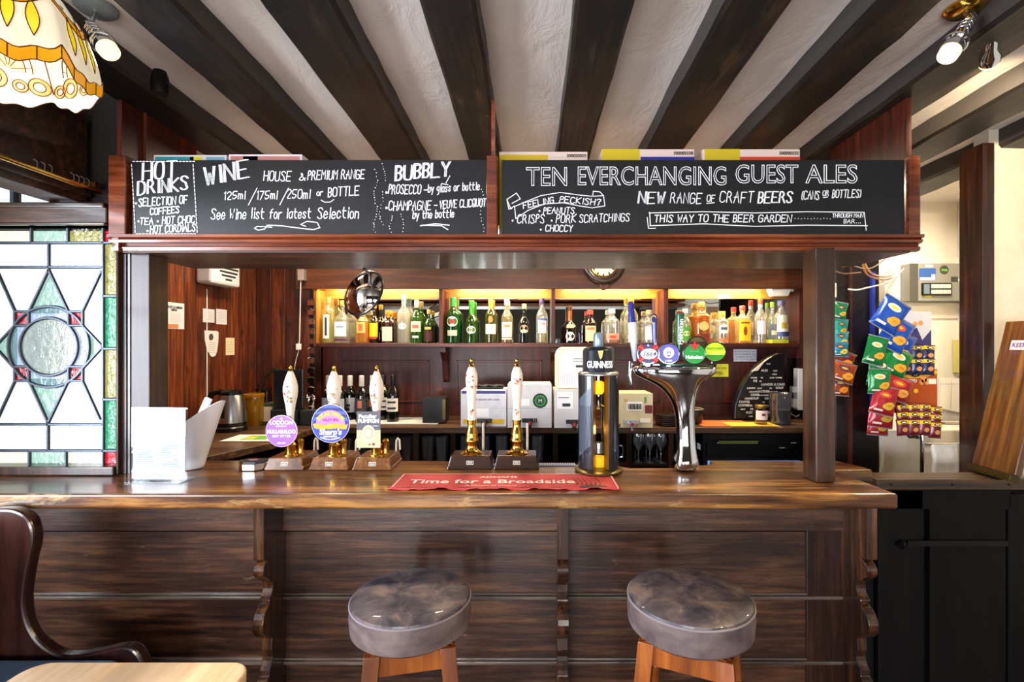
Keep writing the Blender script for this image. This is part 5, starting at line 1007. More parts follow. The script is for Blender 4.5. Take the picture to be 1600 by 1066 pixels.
# chrome T font with four lenses
Yt = 1.96
tf_ = thing('chrome_font', 'tall curved chrome beer font carrying four badges and three tap handles', 'beer font', (X(1071, Yt), Yt, BZ+.0008))
k_ = Yt/F; secs = [(738, -18.5, 18.5, .047), (727, -18.5, 18.5, .047), (724, -19.5, 20, .049), (715, -16, 17, .044), (700, -14, 15, .034), (670, -13.5, 14, .030), (645, -16, 13, .032), (628, -22, 15, .038), (615, -32, 18, .047), (604, -46, 23, .056), (596, -64, 31, .062), (590, -77, 42, .066), (584, -82, 47, .068), (578, -82, 47, .068), (574, -78, 44, .064)]
b = MB(); nn = 44
def chs(i, j):
    y_, a, c, d = secs[j]; th = 2*pi*i/nn; ct, st_ = cos(th), sin(th); e = .75; sx_ = math.copysign(abs(ct)**e, ct); sy_ = math.copysign(abs(st_)**e, st_)
    return ((a+c)/2*k_+(c-a)/2*k_*sx_, d*sy_, (738-y_)*k_)
b.grid(chs, nn, len(secs), True, wrap_u=True, cap=True); o = b.obj('column', M_chrome, tf_); ss = o.modifiers.new('smooth', 'SUBSURF'); ss.levels = ss.render_levels = 1
zt_ = (738-574)*k_
b = MB(); b.prism([((-17+x)*k_, y) for x, y in [(56*cos(2*pi*i/30), .052*sin(2*pi*i/30)) for i in range(30)]], zt_, zt_+.006, 'XY'); b.obj('deck', plain('deck_green_grey', '#2f4a44', .1, .6), tf_)
def lens(px, py, r, build, name='lens', sy=.92, yo=-.04):
    x, z = (px-1071)*k_, (738-py)*k_; R_ = r*k_; c = MB(); c.tf = Matrix.Translation((x, yo, z))
    c.mat(plain('lens_body', '#2c2e34', .3)); c.prism([(R_*1.02*cos(2*pi*i/36), R_*1.02*sy*sin(2*pi*i/36)) for i in range(36)], 0, .018, 'XZ'); c.mat(M_chrome); c.tube([(R_*cos(2*pi*i/36), -.001, R_*sy*sin(2*pi*i/36)) for i in range(36)], .0022, 6, True)
    build(c, R_); c.mat(M_chrome); c.box(-.008, .008, .004, .016, -R_*sy-.022, -R_*sy+.004); return c.obj(name, None, tf_)
def L1(c, R_):
    c.mat(plain('lens_navy', '#1c2a6a', .25, emit=.12)); c.disc((0, -.0008, 0), R_*.98, 36, sz=.92); c.mat(plain('lens_red', '#c8202a', .25, emit=.15))
    for a in (40, 140, 220, 320): a = radians(a); c.tube([(R_*.55*cos(a), -.002, R_*.55*sin(a)), (R_*1.08*cos(a), -.002, R_*1.08*sin(a))], .010, 6)
    c.mat(plain('lens_white', '#f6f6fa', .3, emit=.35)); c.disc((0, -.013, 0), R_*.78, 30, sz=.62); c.mat(plain('lens_ink', '#20285a', .4)); c.text('1664', .026, (0, -.0138, -.009), bold=.0003, shear=.3)
    c.mat(plain('lens_white', '#f6f6fa', .3, emit=.35)); c.text('K', .012, (0, -.003, R_*.68))
def L2(c, R_):
    c.mat(plain('lens_purple', '#5a56b4', .25, emit=.2)); c.disc((0, -.0008, 0), R_*.98, 36, sz=.92); c.mat(plain('lens_white', '#f6f6fa', .3, emit=.35)); c.disc((0, -.0016, R_*.1), R_*.5, 28); c.mat(plain('lens_violet', '#6a4a8a', .3)); c.prism([(-.008, .008), (.008, .008), (.006, -.006), (0, -.012), (-.006, -.006)], -.0026, -.0018, 'XZ'); c.mat(plain('lens_white', '#f6f6fa', .3, emit=.35)); c.box(-.004, .004, -.0032, -.0027, -.004, .005); c.text('LAGER', .009, (0, -.0018, -R_*.72), bold=.0003)
def L3(c, R_):
    c.mat(plain('lens_green', '#0f8a34', .25, emit=.25)); c.disc((0, -.0008, 0), R_*.98, 36, sz=.92); c.mat(plain('lens_white', '#f6f6fa', .3, emit=.35)); c.text('Heineken', .0175, (0, -.0018, -R_*.42), bold=.0006)
    c.mat(plain('lens_lightgreen', '#58c070', .3, emit=.2)); c.text('ORIGINAL', .008, (0, -.0018, R_*.16)); c.mat(plain('star_red', '#d8202a', .3, emit=.2)); c.add([((.021 if i % 2 == 0 else .0085)*sin(pi*i/5), -.004, R_*.72+(.021 if i % 2 == 0 else .0085)*cos(pi*i/5)) for i in range(10)], [tuple(range(10))])
def L4(c, R_):
    c.mat(plain('lens_lime', '#b4d422', .25, emit=.35)); c.disc((0, -.0008, 0), R_*.98, 36, sz=.92); c.mat(plain('lens_leaf', '#2f8a1c', .3, emit=.15)); c.add([(R_*.93*cos(radians(200+140*i/14)), -.0016, R_*.86*sin(radians(200+140*i/14))) for i in range(15)], [tuple(range(15))]); c.text('THATCHERS', .0115, (0, -.0018, R_*.22), bold=.0003); c.mat(plain('lens_yellow', '#eef06a', .3, emit=.4)); c.text('HAZE', .016, (0, -.0018, -R_*.28), bold=.0003)
def L5(c, R_):
    c.mat(plain('lens_brass', '#6a5c24', .3)); c.disc((0, -.0008, 0), R_*.9, 36, sz=.92); c.mat(plain('lens_ink', '#20285a', .4)); c.text('THATCHERS', .0105, (0, -.0018, R_*.2), bold=.0002); c.text('Gold', .015, (0, -.0018, -R_*.25))
lens(1093, 543, 15, L5, yo=.03); lens(1009, 556, 16.5, L1); lens(1041, 556, 16.5, L2, yo=-.034); lens(1079, 556, 17, L3, yo=-.046); lens(1112, 553, 16, L4, yo=-.034)
def tap(px0, py0, px1, py1, prof, mats, name='tap_handle', yo=.0):
    a = Vector(((px0-1071)*k_, yo, (738-py0)*k_)); c = Vector(((px1-1071)*k_, yo, (738-py1)*k_)); L_ = (c-a).length; q = (c-a).to_track_quat('Z', 'Y').to_matrix().to_4x4(); b = MB(); b.tf = Matrix.Translation(a) @ q
    for m_, pr in zip(mats, prof): b.mat(m_); b.lathe([(r*k_, z*L_) for r, z in pr], 20)
    o = b.obj(name, None, tf_); return o, b.tf, L_
tap(993, 568, 986, 474, [[(2.5, 0), (4, .1), (6.5, .45), (7, .60), (6.2, .655)], [(6.3, .65), (5.6, .70), (4.4, .95), (3, 1)]], [plain('tap_white', '#d4dae8', .25, coat=.4), plain('tap_blue', '#2a2f86', .25, coat=.4)], yo=.01)
o, tfm, L_ = tap(1024, 568, 1022, 494, [[(2, 0), (3, .1), (4, .5), (4.6, .75), (5.6, .88), (4.6, .97), (2, 1)]], [plain('tap_navy', '#242c78', .25, coat=.4)])
b = MB(); b.tf = tfm; b.mat(M_steel); b.box(.005, .009, -.004, .004, .01, L_*.7); b.mat(M_brass)
b.obj('trim', None, o); b = MB().mat(plain('badge_gold', '#c8b46a', .3, .5)); zb_ = (738-503)*k_; b.disc(((1020-1071)*k_, -.0125, zb_), .0115, 20, sz=1.5); b.mat(plain('tap_navy', '#242c78', .25, coat=.4)); b.disc(((1020-1071)*k_, -.0131, zb_), .008, 20, sz=1.5); b.obj('badge', None, o)
o, tfm, L_ = tap(1060, 566, 1063, 490, [[(2.5, 0), (3.6, .1), (6, .7), (6.6, .9), (6.4, .95)], [(6.4, .94), (5.5, .97), (2, 1)]], [plain('tap_green', '#0f5a36', .25, coat=.4), plain('tap_red', '#a32a3a', .3)])
t_ = MB(); t_.text('Heineken', .026, (0, 0, 0), 'CENTER', bold=.0005)
b = MB().mat(plain('tap_letter', '#e8efe8', .4)); b.tf = None; ac = Vector(((1062-1071)*k_, -.0162, (738-522)*k_)); dv = Vector((3, 0, 76)).normalized(); sv = Vector((-dv.z, 0, dv.x))
b.add([ac+dv*v.x+sv*(v.z-.008)*1.0 for v in t_.v], t_.f); b.obj('lettering', None, o)
b = MB(); b.tube([((988-1071)*k_, .0, (738-575)*k_), ((984-1071)*k_, -.01, (738-570)*k_), ((983-1071)*k_, -.015, (738-590)*k_), ((985-1071)*k_, -.015, (738-604)*k_)], [.009, .010, .008, .006], 10); b.obj('tap_spout', M_chrome, tf_)
# menu holder, ice bucket, drinks gun
mh = thing('menu_holder', 'clear acrylic stand with a white printed menu at the bar end', 'menu holder', (X(247, 1.80), 1.80, BZ+.0008), radians(-3)); w_ = .098
b = MB(); b.box(-w_-.003, w_+.003, 0, .003, .008, .265); b.box(-w_-.003, w_+.003, -.03, .06, .0, .003); b.box(-w_-.003, w_+.003, .010, .013, .003, .265); b.obj('stand', M_acry, mh)
b = MB(); b.box(-w_, w_, .004, .006, .03, .258); sh_ = b.obj('menu_sheet', plain('menu_white', '#c9c8d0', .7), mh); b = MB().mat(plain('menu_ink', '#8f8894', .7)); rr = random.Random(2)
for k in range(22):
    for x0 in (-.08, .008): b.box(x0, x0+rr.uniform(.035, .07), .0034, .0039, .225-k*.0082, .2262-k*.0082)
b.mat(plain('menu_head', '#b06a70', .7)); b.text('BAR SNACKS', .010, (0, .0034, .236), bold=.0002); b.obj('print', None, mh); MB().box(-.06, .0, .003, .0036, .01, .024).obj('magnet', plain('grey_mag', '#8a8f96', .5), mh)
ib = thing('ice_bucket', 'white slanted ice bucket behind the menu stand', 'ice bucket', (X(296, 1.99), 1.99, BZ+.0008)); b = MB(); n = 36
def ibf(i, j):
    a = 2*pi*i/n; f = [0, .02, 1, 1, .03][j]; r = [.045, .05, .092, .086, .045][j]; ca, sa = cos(a), sin(a); topz = .185+.075*max(0, ca)**1.2*1+.01*ca; z = [0, .003, topz, topz, .012][j]; fx = z/.26; return (ca*r*(1+.1*max(0, ca)*fx)+.022*fx+(.01 if j > 1 else 0)*ca, sa*r*.9, z)
b.grid(ibf, n, 5, True, wrap_u=True, cap=True); b.obj('bucket', plain('bucket_white', '#e4e4ee', .4), ib); q = MB(); q.tf = Matrix.Translation((-.02, .0, .06)) @ Matrix.Rotation(radians(24), 4, 'Y'); q.box(-.014, .014, -.006, .006, .0, .24); q.obj('scoop_handle', plain('bucket_white2', '#dcdce8', .4), ib, bevel=.003)
dg = thing('drinks_gun_rest', 'flat chrome edged drinks dispenser rest with a red, white and blue roundel', 'dispenser', (X(395, 1.98), 1.98, BZ+.0008)); b = MB(); b.prism([(-.055, 0), (-.02, -.04), (.03, -.04), (.06, -.005), (.075, .04), (-.04, .04)], 0, .028, 'XY'); b.obj('body', M_chrome, dg, bevel=.003)
b = MB(); b.prism([(-.050, .002), (-.018, -.036), (.028, -.036), (.056, -.004), (.07, .037), (-.036, .037)], .0285, .034, 'XY'); b.obj('top', plain('dispenser_top', '#3c3c40', .25), dg)
b = MB(); R_ = .019
for col, a0, a1 in (('#c8283a', 0, 180), ('#2a4a9a', 180, 360)): b.mat(plain('roundel_'+col, col, .3)); b.add([(R_*cos(radians(a0+(a1-a0)*i/14)), .002+R_*sin(radians(a0+(a1-a0)*i/14)), .0346) for i in range(15)], [tuple(range(15))])
b.mat(M_paper); b.add([(-.018, -.001, .0349), (0, -.003, .0349), (.018, .003, .0349), (.018, .007, .0349), (0, .002, .0349), (-.018, .003, .0349)], [tuple(range(6))]); b.obj('roundel', None, dg)
# convex mirror
cmr = thing('convex_mirror', 'round tilted convex mirror hanging under the canopy edge', 'mirror', (X(566, 2.41), 2.43, Z(458, 2.43)))
nrm = Vector((-.42, -.86, .34)).normalized(); q = nrm.to_track_quat('Z', 'Y').to_matrix().to_4x4()
b = MB(); b.tf = q; R_ = .115; b.grid(lambda i, j: ((R_*sin(.05+j*.09)/sin(.95))*cos(2*pi*i/36), (R_*sin(.05+j*.09)/sin(.95))*sin(2*pi*i/36), (cos(.05+j*.09)-cos(.95))*R_/sin(.95)), 36, 11, True, wrap_u=True, cap=True); b.obj('dome', plain('mirror_dome', '#e2ded8', .02, 1), cmr)
b = MB(); b.tf = q; b.tube([(R_*1.0*cos(2*pi*i/40), R_*1.0*sin(2*pi*i/40), 0) for i in range(40)], .006, 8, True); b.obj('rim', M_black, cmr)
b = MB(); b.tube([-nrm*.01, -nrm*.04, Vector((.06, -.09, .075)), Vector((.06, -.175, 1.917-cmr.location.z))], .007, 8); b.obj('bracket', M_black, cmr)
# ================================================================ SNACKS AND ALCOVE
def puff(u, v): return max(0, 1-abs(u)**2.6)**.6*max(0, 1-abs(v)**3.5)**.75
def packet(w, h, d, n=12, m=14):
    """pillow pack: sealed flat at both ends, puffed in the middle, crimped ends"""
    b = MB()
    for s in (-1, 1):
        def fn(i, j):
            u, v = i/n*2-1, j/m*2-1
            return (u*w/2*(1-.05*(1-abs(v)**2)), s*d/2*puff(u, v)+.0016*sin(u*9+v*5)*(1-abs(v))*(1-abs(u)), v*h/2)
        b.grid(fn, n+1, m+1)
    return b
def on_bag(b, w, h, d, cx, cz, rx, rz, lift=.0012, rect=False):
    """a printed patch that hugs the front of a packet"""
    def pt(x, z):
        u, v = x/(w/2), z/(h/2); return (x, -d/2*puff(u, v)+.0016*sin(u*9+v*5)*(1-abs(v))*(1-abs(u))-lift, z)
    if rect: b.grid(lambda i, j: pt(cx-rx+2*rx*i/6, cz-rz+2*rz*j/4), 7, 5)
    else: b.grid(lambda i, j: pt(cx+rx*(j/4+.001)*cos(2*pi*i/16), cz+rz*(j/4+.001)*sin(2*pi*i/16)), 16, 5, True, wrap_u=True)
def crisps(name, label, px, py, wpx, hpx, Y, rot, col, logo, art, group, tilt=0, word=None):
    w, h = wpx*Y/F, hpx*Y/F; t = thing(name, label, 'crisps', tuple(P(px, py, Y)), 0, group); t.rotation_euler = (radians(tilt), radians(rot), 0)
    d = w*.30; packet(w, h, d).obj('bag', plain('foil_'+col, col, .22, .25, coat=.3), t)
    b = MB(); b.mat(plain('bag_art_'+art, art, .4))
    for cx, cz, r in ((.14, -.17, .19), (.22, -.12, .14), (.02, -.2, .12)): on_bag(b, w, h, d, cx*w, cz*h, r*w, r*w*.8, .0012)
    b.mat(plain('bag_art_dark', '#c8842a', .4)); on_bag(b, w, h, d, .17*w, -.15*h, .10*w, .04*w, .0018)
    b.mat(plain('bag_logo_'+logo, logo, .4)); on_bag(b, w, h, d, -.08*w, .2*h, .24*w, .12*w, .0012); b.mat(plain('bag_white', '#e8e4da', .4)); on_bag(b, w, h, d, -.2*w, -.36*h, .17*w, .035*h, .0014, True)
    b.mat(plain('bag_yellow', '#e8c02a', .4)); on_bag(b, w, h, d, -.08*w, .2*h, .14*w, .05*w, .0018); b.obj('print', None, t)
    for z_ in (h/2, -h/2): MB().mat(plain('foil_edge', '#9aa0aa', .25, .6)).box(-w/2*.98, w/2*.98, -.0012, .0012, z_-.0035, z_+.0035).obj('seal', None, t)
    return t
Yk = 2.48
strip = tag(MB().box(X(1362, 2.6), X(1367, 2.6), 2.596, 2.617, 1.10, 1.95).obj('clip_strip', plain('blue_strip_plastic', '#2a3a9a', .4)), 'thin blue hanging strip that carries the blue, green and red crisp packets', 'clip strip')
CG = 'crisp packets clipped beside the alcove'
for (px, py, w_, h_, Y, rot, col, art, lab) in ((1391, 492, 46, 52, 2.44, 32, '#1f4fb4', '#e8a030', 'blue crisp packet, topmost of those hanging beside the alcove'),
    (1399, 522, 46, 50, 2.48, 28, '#2058c4', '#e8a83a', 'blue crisp packet just under the topmost one'), (1404, 543, 44, 48, 2.52, 24, '#1c50b8', '#e8a83a', 'blue crisp packet, lowest of the blue ones above the green'),
    (1368, 548, 34, 44, 2.46, 14, '#0e7a3a', '#e8a830', 'green crisp packet, upper of those against the dark panel'), (1400, 566, 44, 42, 2.50, 26, '#12803c', '#e8a830', 'green crisp packet leaning onto the navy nut card'),
    (1374, 580, 36, 46, 2.50, 8, '#0e7a3a', '#e8a830', 'green crisp packet in the middle of the hanging run'), (1374, 596, 36, 38, 2.47, 2, '#128040', '#e8a830', 'green crisp packet just above the red ones'),
    (1402, 607, 44, 36, 2.50, 20, '#b02a30', '#e8a04a', 'red crisp packet overlapping the orange nut card'), (1381, 626, 40, 44, 2.47, 14, '#b42a34', '#d8b03a', 'red crisp packet under the lowest green one'),
    (1378, 645, 40, 46, 2.51, 8, '#b42a34', '#d8b03a', 'red crisp packet second from the bottom'), (1372, 662, 34, 36, 2.55, 4, '#b02a30', '#d8b03a', 'red crisp packet at the very bottom of the hanging run')):
    crisps('crisp_packet', lab, px, py, w_, h_, Y, rot, col, '#d8d4cc' if col[1] == '0' or col[1] == '1' else '#d04a3a', art, CG)
for (px, py, w_, h_, Y, rot, col, art, lab) in ((1313, 486, 22, 26, 2.57, 10, '#1f7a4a', '#d8c03a', 'small green packet at the top of the strip behind the post'), (1314, 512, 22, 26, 2.58, 6, '#1f9a8a', '#d8b03a', 'small teal packet second down behind the post'),
    (1314, 530, 24, 24, 2.575, 4, '#3aa0a8', '#d8c04a', 'small pale teal packet third down behind the post'), (1313, 546, 26, 22, 2.56, 0, '#2080a0', '#d8d04a', 'small blue green packet above the brown ones behind the post'),
    (1318, 562, 36, 26, 2.58, 20, '#8a3418', '#e8902a', 'brown packet under the teal ones behind the post'), (1318, 582, 38, 30, 2.55, 16, '#a84a18', '#f0a03a', 'orange brown packet with a dark logo behind the post'), (1312, 604, 32, 28, 2.58, 4, '#94401a', '#e8902a', 'brown packet at the bottom of the strip behind the post')):
    crisps('crisp_packet', lab, px, py, w_, h_, Y, rot, col, '#5a2a5a', art, 'snack packets hanging behind the post')
# nut cards
def nut_card(label, px0, px1, py0, py1, Y, col, top, word):
    w, h = (px1-px0)/2*Y/F, (py1-py0)*Y/F; t = thing('nut_card', label, 'nut card', (X((px0+px1)/2, Y), Y, Z(py1, Y)))
    MB().box(-w, w, -.001, .001, 0, h).obj('card', plain('card_'+col, col, .4), t)
    b = MB(); b.mat(plain('card_'+top, top, .45))
    b.add([(-w, -.0014, h*.86), (-w, -.0014, h*.97), (-w*.5, -.0014, h), (w*.5, -.0014, h), (w, -.0014, h*.97), (w, -.0014, h*.9), (w*.4, -.0014, h*.8), (-w*.3, -.0014, h*.80)], [tuple(range(8))])
    if word:
        b.mat(M_black); b.disc((0, -.0022, h*.895), w*.26, 20, sz=.55); b.mat(plain('bag_white', '#e8e4da', .4)); b.text('KP', w*.40, (0, -.003, h*.862), bold=.001); b.text('ROASTED', w*.2, (-w*.35, -.003, h*.70), bold=.0006); b.box(w*.62, w*.95, -.0025, -.002, h*.66, h*.78)
        b.mat(plain('nut_tan', '#d8945a', .4))
        for cx, cz, r in ((.4, .78, .14), (.55, .72, .12), (.3, .7, .1)): b.disc((cx*w, -.0024, cz*h), r*w, 12, sz=1.3)
        b.mat(plain('bag_yellow', '#e8c02a', .4)); b.disc((w*.05, -.0024, h*.5), w*.1, 12)
    else:
        b.mat(plain('card_light', '#c8cede', .5)); b.add([(-w*.1, -.0016, h), (w, -.0016, h), (w, -.0016, h*.72), (w*.5, -.0016, h*.55), (w*.2, -.0016, h*.75), (-w*.2, -.0016, h*.68)], [tuple(range(6))])
        b.mat(plain('nut_tan', '#d8945a', .4)); b.disc((w*.1, -.0022, h*.8), w*.14, 12); b.disc((w*.4, -.0022, h*.82), w*.14, 12)
    b.obj('print', None, t); return t
nut_card('navy and white nut card beside the blue crisp packets', 1398, 1455, 487, 586, 2.60, '#2c2f6e', '#c8cede', None)
nut_card('orange brown roasted nut card with small bags along its foot', 1394, 1464, 577, 645, 2.56, '#a8481c', '#e8b82a', 'KP')
NG = 'small nut bags on the cards'
def nut_bag(px, py, Y, w_, h_, col, lab, rot=0):
    w, h = w_*Y/F, h_*Y/F; t = thing('nut_bag', lab, 'nut bag', tuple(P(px, py, Y)), 0, NG); t.rotation_euler = (0, radians(rot), 0); packet(w, h, w*.42, 8, 10).obj('bag', plain('foil_'+col, col, .25, .2, coat=.3), t)
    b = MB(); b.mat(plain('bag_yellow', '#e8c02a', .4)); on_bag(b, w, h, w*.42, 0, h*.33, w*.42, h*.10, .001, True); b.mat(M_black); on_bag(b, w, h, w*.42, 0, h*.33, w*.24, w*.11, .0016); b.mat(plain('bag_white', '#e8e4da', .4)); on_bag(b, w, h, w*.42, w*.0, h*.33, w*.13, w*.045, .002, True); b.mat(plain('nut_tan', '#d8945a', .4)); on_bag(b, w, h, w*.42, w*.05, -h*.12, w*.2, h*.14, .001); b.obj('print', None, t)
    return t
for k in range(12):
    c, r = k % 4, k//4; nut_bag(1410+c*17, 644+r*12+(4 if c == 3 else 0), 2.52-.025*r, 20, 26, '#6e2430', 'maroon nut bag, %s along in the %s row under the orange card' % (['first', 'second', 'third', 'fourth'][c], ['top', 'middle', 'bottom'][r]), (c-1.5)*3)
for k in range(6):
    c, r = k % 3, k//3; nut_bag(1414+c*18, 552+r*21, 2.57-.02*r, 22, 26, '#1c2450', 'navy nut bag, %s along in the %s row on the navy card' % (['first', 'second', 'third'][c], ['upper', 'lower'][r]), (c-1)*4)
# fuse board, trunking, indicator panel
fb = thing('fuse_board', 'grey steel fuse board with two breaker rows high in the alcove', 'fuse board', (X(1468, Ya), Ya-.012, Z(472, Ya))); wf = (1530-1405)/2*Ya/F; hf = 57*Ya/F
MB().box(-wf, wf, -.08, 0, 0, hf).obj('case', plain('board_grey', '#8e8f88', .45), fb, bevel=.003)
MB().box(-wf, -wf+.055, -.0815, -.08, 0, hf).obj('side_cover', plain('board_dark', '#4c4b46', .5), fb)
for cx in (-.095, .165):
    MB().box(cx-.105, cx+.09, -.098, -.08, .035, .118).obj('breaker_window', M_black, fb, bevel=.006)
    for r_ in (0, 1):
        for k in range(5): MB().box(cx-.05+k*.026, cx-.05+k*.026+.021, -.104, -.098, .045+r_*.037, .045+r_*.037+.026).obj('breaker', plain('breaker_white', '#d8d8d2', .4), fb)
    MB().box(cx-.098, cx-.062, -.1, -.098, .045, .108).obj('main_switch', plain('breaker_blue', '#6a7e92', .4), fb)
for col, parts in (('#2c5aa8', [(-.21, -.10, -.0812, .135, .215)]), ('#f1efea', [(-.17, -.12, -.0812, .222, .238)]), ('#f1efea', [(.05, .095, -.0812, .13, .146)]), ('#3a4038', [(0, .045, -.0812, .125, .16)]), ('#d8d02a', [(.19, .26, -.0812, .215, .24)]), ('#d8d02a', [(-.17, -.13, -.0812, .022, .034)])):
    b = MB(); b.mat(plain('sticker_'+col, col, .5))
    for x0, x1, y, z0, z1 in parts: b.box(x0, x1, y, -.0802, z0, z1)
    if col == '#2c5aa8': b.mat(M_paper); b.box(-.205, -.105, -.0816, -.0812, .137, .155); b.box(-.13, -.105, -.0816, -.0812, .155, .175)
    b.obj('sticker', None, fb)
b = MB(); b.mat(plain('sticker_dark', '#3a4038', .5)); b.disc((-.045, -.0812, .205), .03, 24); b.mat(plain('sticker_green', '#7ac04a', .5)); b.text('msa', .026, (-.045, -.083, .198), bold=.001); b.obj('sticker', None, fb)
tk_ = thing('trunking', 'white rounded trunking cover standing at the end of the fuse board', 'trunking', (X(1394, 3.3), 3.3, Z(470, 3.3))); b = MB(); b.prism([(-.045, 0), (.04, 0), (.04, .20), (.03, .215), (-.01, .19), (-.04, .165), (-.048, .13)], 0, .08, 'XZ'); b.obj('cover', plain('trunking_grey', '#c2bab2', .5), tk_, bevel=.006)
ip = thing('indicator_panel', 'pale yellow panel of small switches on the alcove wall', 'panel', (X(1516, 3.36), 3.385, Z(583, 3.36))); MB().box(-.10, .12, -.02, 0, 0, .225).obj('case', plain('panel_yellow', '#cfc878', .45), ip, bevel=.004)
for r_ in range(3):
    for k in range(5):
        b = MB(); b.mat(plain('switch_white', '#ecece4', .4)); b.box(-.065+k*.032, -.045+k*.032, -.026, -.02, .04+r_*.062, .062+r_*.062)
        if r_ == 1 and k in (1, 2): b.mat(plain('led_green', '#5ac05a', .3, emit=.4)); b.box(-.067+k*.032, -.043+k*.032, -.0225, -.02, .085, .096)
        b.obj('switch', None, ip)
cbm = MB(); cbm.tube([(X(1497, Ya), Ya-.016, Z(473, Ya)), (X(1496, Ya), Ya-.02, Z(500, Ya)), (X(1497, Ya), Ya-.016, Z(523, Ya)), (X(1499, Ya), Ya-.016, Z(528, Ya))], .004, 6); tag(cbm.obj('panel_cable', plain('grey_cable', '#8a8880', .5)), 'thin grey cable from the fuse board down to the yellow switch panel', 'cable')
cp = thing('clipboard', 'clip of white printed sheets hung on the alcove wall under the yellow panel', 'papers', (X(1497, 3.2), 3.2, Z(652, 3.2)))
b = MB(); b.box(-.13, .15, .004, .007, -.01, .25); b.obj('backing', plain('backing_grey', '#c8c8cc', .7), cp)  # backing sheet in an even pale grey
b = MB(); b.add([(-.135, -.004, .06), (.15, -.001, -.0), (.15, .003, .24), (-.115, .003, .255)], [(0, 1, 2, 3)]); o = b.obj('sheet', M_paper, cp); sd = o.modifiers.new('thickness', 'SOLIDIFY'); sd.thickness = .002
b = MB().mat(plain('sheet_rule', '#9aa0b0', .7))
for k in range(4): b.add([(-.128+k*.075, -.006, .07-.013*k), (-.126+k*.075, -.006, .07-.013*k), (-.112+k*.07, -.002, .235), (-.114+k*.07, -.002, .235)], [(0, 1, 2, 3)])
b.box(-.118, .145, -.004, -.0035, .212, .2145); b.obj('ruled_lines', None, cp); b = MB(); b.box(.03, .10, -.012, .004, .235, .26); b.tube([(.065+.018*cos(a), -.006, .27+.02*sin(a)) for a in [pi*2*i/14 for i in range(14)]], .002, 5, True); b.obj('clip', M_steel, cp)
# towel on its chrome rail by a white unit
wu = MB(); wu.box(X(1373, 2.72), X(1540, 2.72), 2.72, 3.395, 0, Z(672, 2.72)); tag(wu.obj('alcove_unit', plain('unit_white', '#e6e2d6', .45, ns=4), bevel=.006), 'plain white unit filling the lower part of the alcove', 'unit')
tr_ = thing('towel_rail', 'bent chrome rail standing in the alcove behind the hatch ledge', 'rail', (X(1441, 2.5), 2.5, .9)); x0 = 0; zt = Z(661, 2.5)-.9
MB().tube([(0, 0, -.9), (0, 0, zt-.07)]+[(.07-.07*cos(a), 0, zt-.07+.07*sin(a)) for a in [pi/2*i/8 for i in range(1, 9)]]+[(.40, 0, zt)], .010, 12).obj('tube', M_chrome, tr_)
b = MB(); b.tube([(0, .03, .20), (-.03, .0, .21), (-.06, -.01, .215)], .009, 8); b.ellipsoid((-.065, -.01, .217), (.018, .014, .014), 10, 6); b.obj('hook', plain('hook_dark', '#3a423c', .3, .8), tr_)
tw = MB(); xw0, xw1 = X(1449, 2.5), X(1523, 2.5); z1, z0 = Z(692, 2.5), .82
tw.grid(lambda i, j: (xw0+(xw1-xw0)*i/16, 2.462+(.004*sin(i*.9+j*.5)+.003*sin(j*1.3)) if j < 13 else 2.462+.012*(j-12)/2, z0+(z1-z0)*min(j, 12)/12-.004*sin(i*.4)-(0 if j < 13 else .0)), 17, 15)
o = tag(tw.obj('towel', plain('towel_white', '#eceae6', .95, ns=40, nb=1)), 'folded white towel hung beside the bent chrome rail', 'towel'); sd = o.modifiers.new('thickness', 'SOLIDIFY'); sd.thickness = .02
MB().cyl((X(1441, 2.5), 2.5, z1-.008), (X(1523, 2.5), 2.5, z1-.008), .008, 10).obj('cross_tube', M_chrome, tr_).matrix_parent_inverse = tr_.matrix_basis.inverted()
# raised bar flap
fp = thing('bar_flap', 'raised wooden bar flap leaning at the hatch with a keep clear strip', 'bar flap', (1.985, 2.15, 1.035)); fp.rotation_euler = (0, radians(13.5), 0)
MB().box(0, .032, -.10, .10, .0, .66).obj('board', wood('flap_oak', '#371a0b', '#6c421b', '#a07030', 'Z', 20, .28, .5, .15), fp, bevel=.004)
b = MB(); b.mat(plain('strip_pink', '#ecd8e0', .5)); b.box(-.0012, -.0004, -.085, .05, .53, .572); b.mat(plain('strip_ink', '#5a3a7a', .5)); b.text('KEEP CLEAR', .028, (-.002, .042, .541), 'LEFT', ex=(0, -1, 0), bold=.0006); b.obj('sign_strip', None, fp)
b = MB(); b.box(-.012, .03, -.095, .105, -.028, -.001)
b.obj('hinge', plain('old_brass', '#4a4224', .4, .8), fp, bevel=.002)
b = MB()
for y in (-.07, -.03, .01, .05): b.cyl((-.0125, y, -.014), (-.016, y, -.014), .006, 10)
b.obj('screw', M_brass, fp)
# cables and white junction box beneath the canopy end
jb = thing('junction_box', 'white junction box on the dark cupboard end behind the post', 'junction box', (X(1313, 2.5), 2.6, Z(462, 2.5))); MB().box(-.06, .045, 0, .019, 0, .075).obj('box', plain('box_cream', '#d8c8c0', .4), jb, bevel=.004); b = MB(); b.cyl((.02, 0, .037), (.02, -.004, .037), .006, 8); b.cyl((-.03, 0, .037), (-.03, -.004, .037), .006, 8); b.obj('screw', M_steel, jb)
def cable(label, pts, r, col):
    pts = [P(*p) for p in pts]; q = []
    for k in range(len(pts)-1):
        p0, p1, p2, p3 = pts[max(0, k-1)], pts[k], pts[k+1], pts[min(len(pts)-1, k+2)]
        for s in range(8): u = s/8; q.append(.5*((2*p1)+(p2-p0)*u+(2*p0-5*p1+4*p2-p3)*u*u+(3*p1-p0-3*p2+p3)*u**3))
    q.append(pts[-1]); tag(MB().tube(q, r, 6).obj('cable', plain('cable_'+col, col, .5)), label, 'cable')
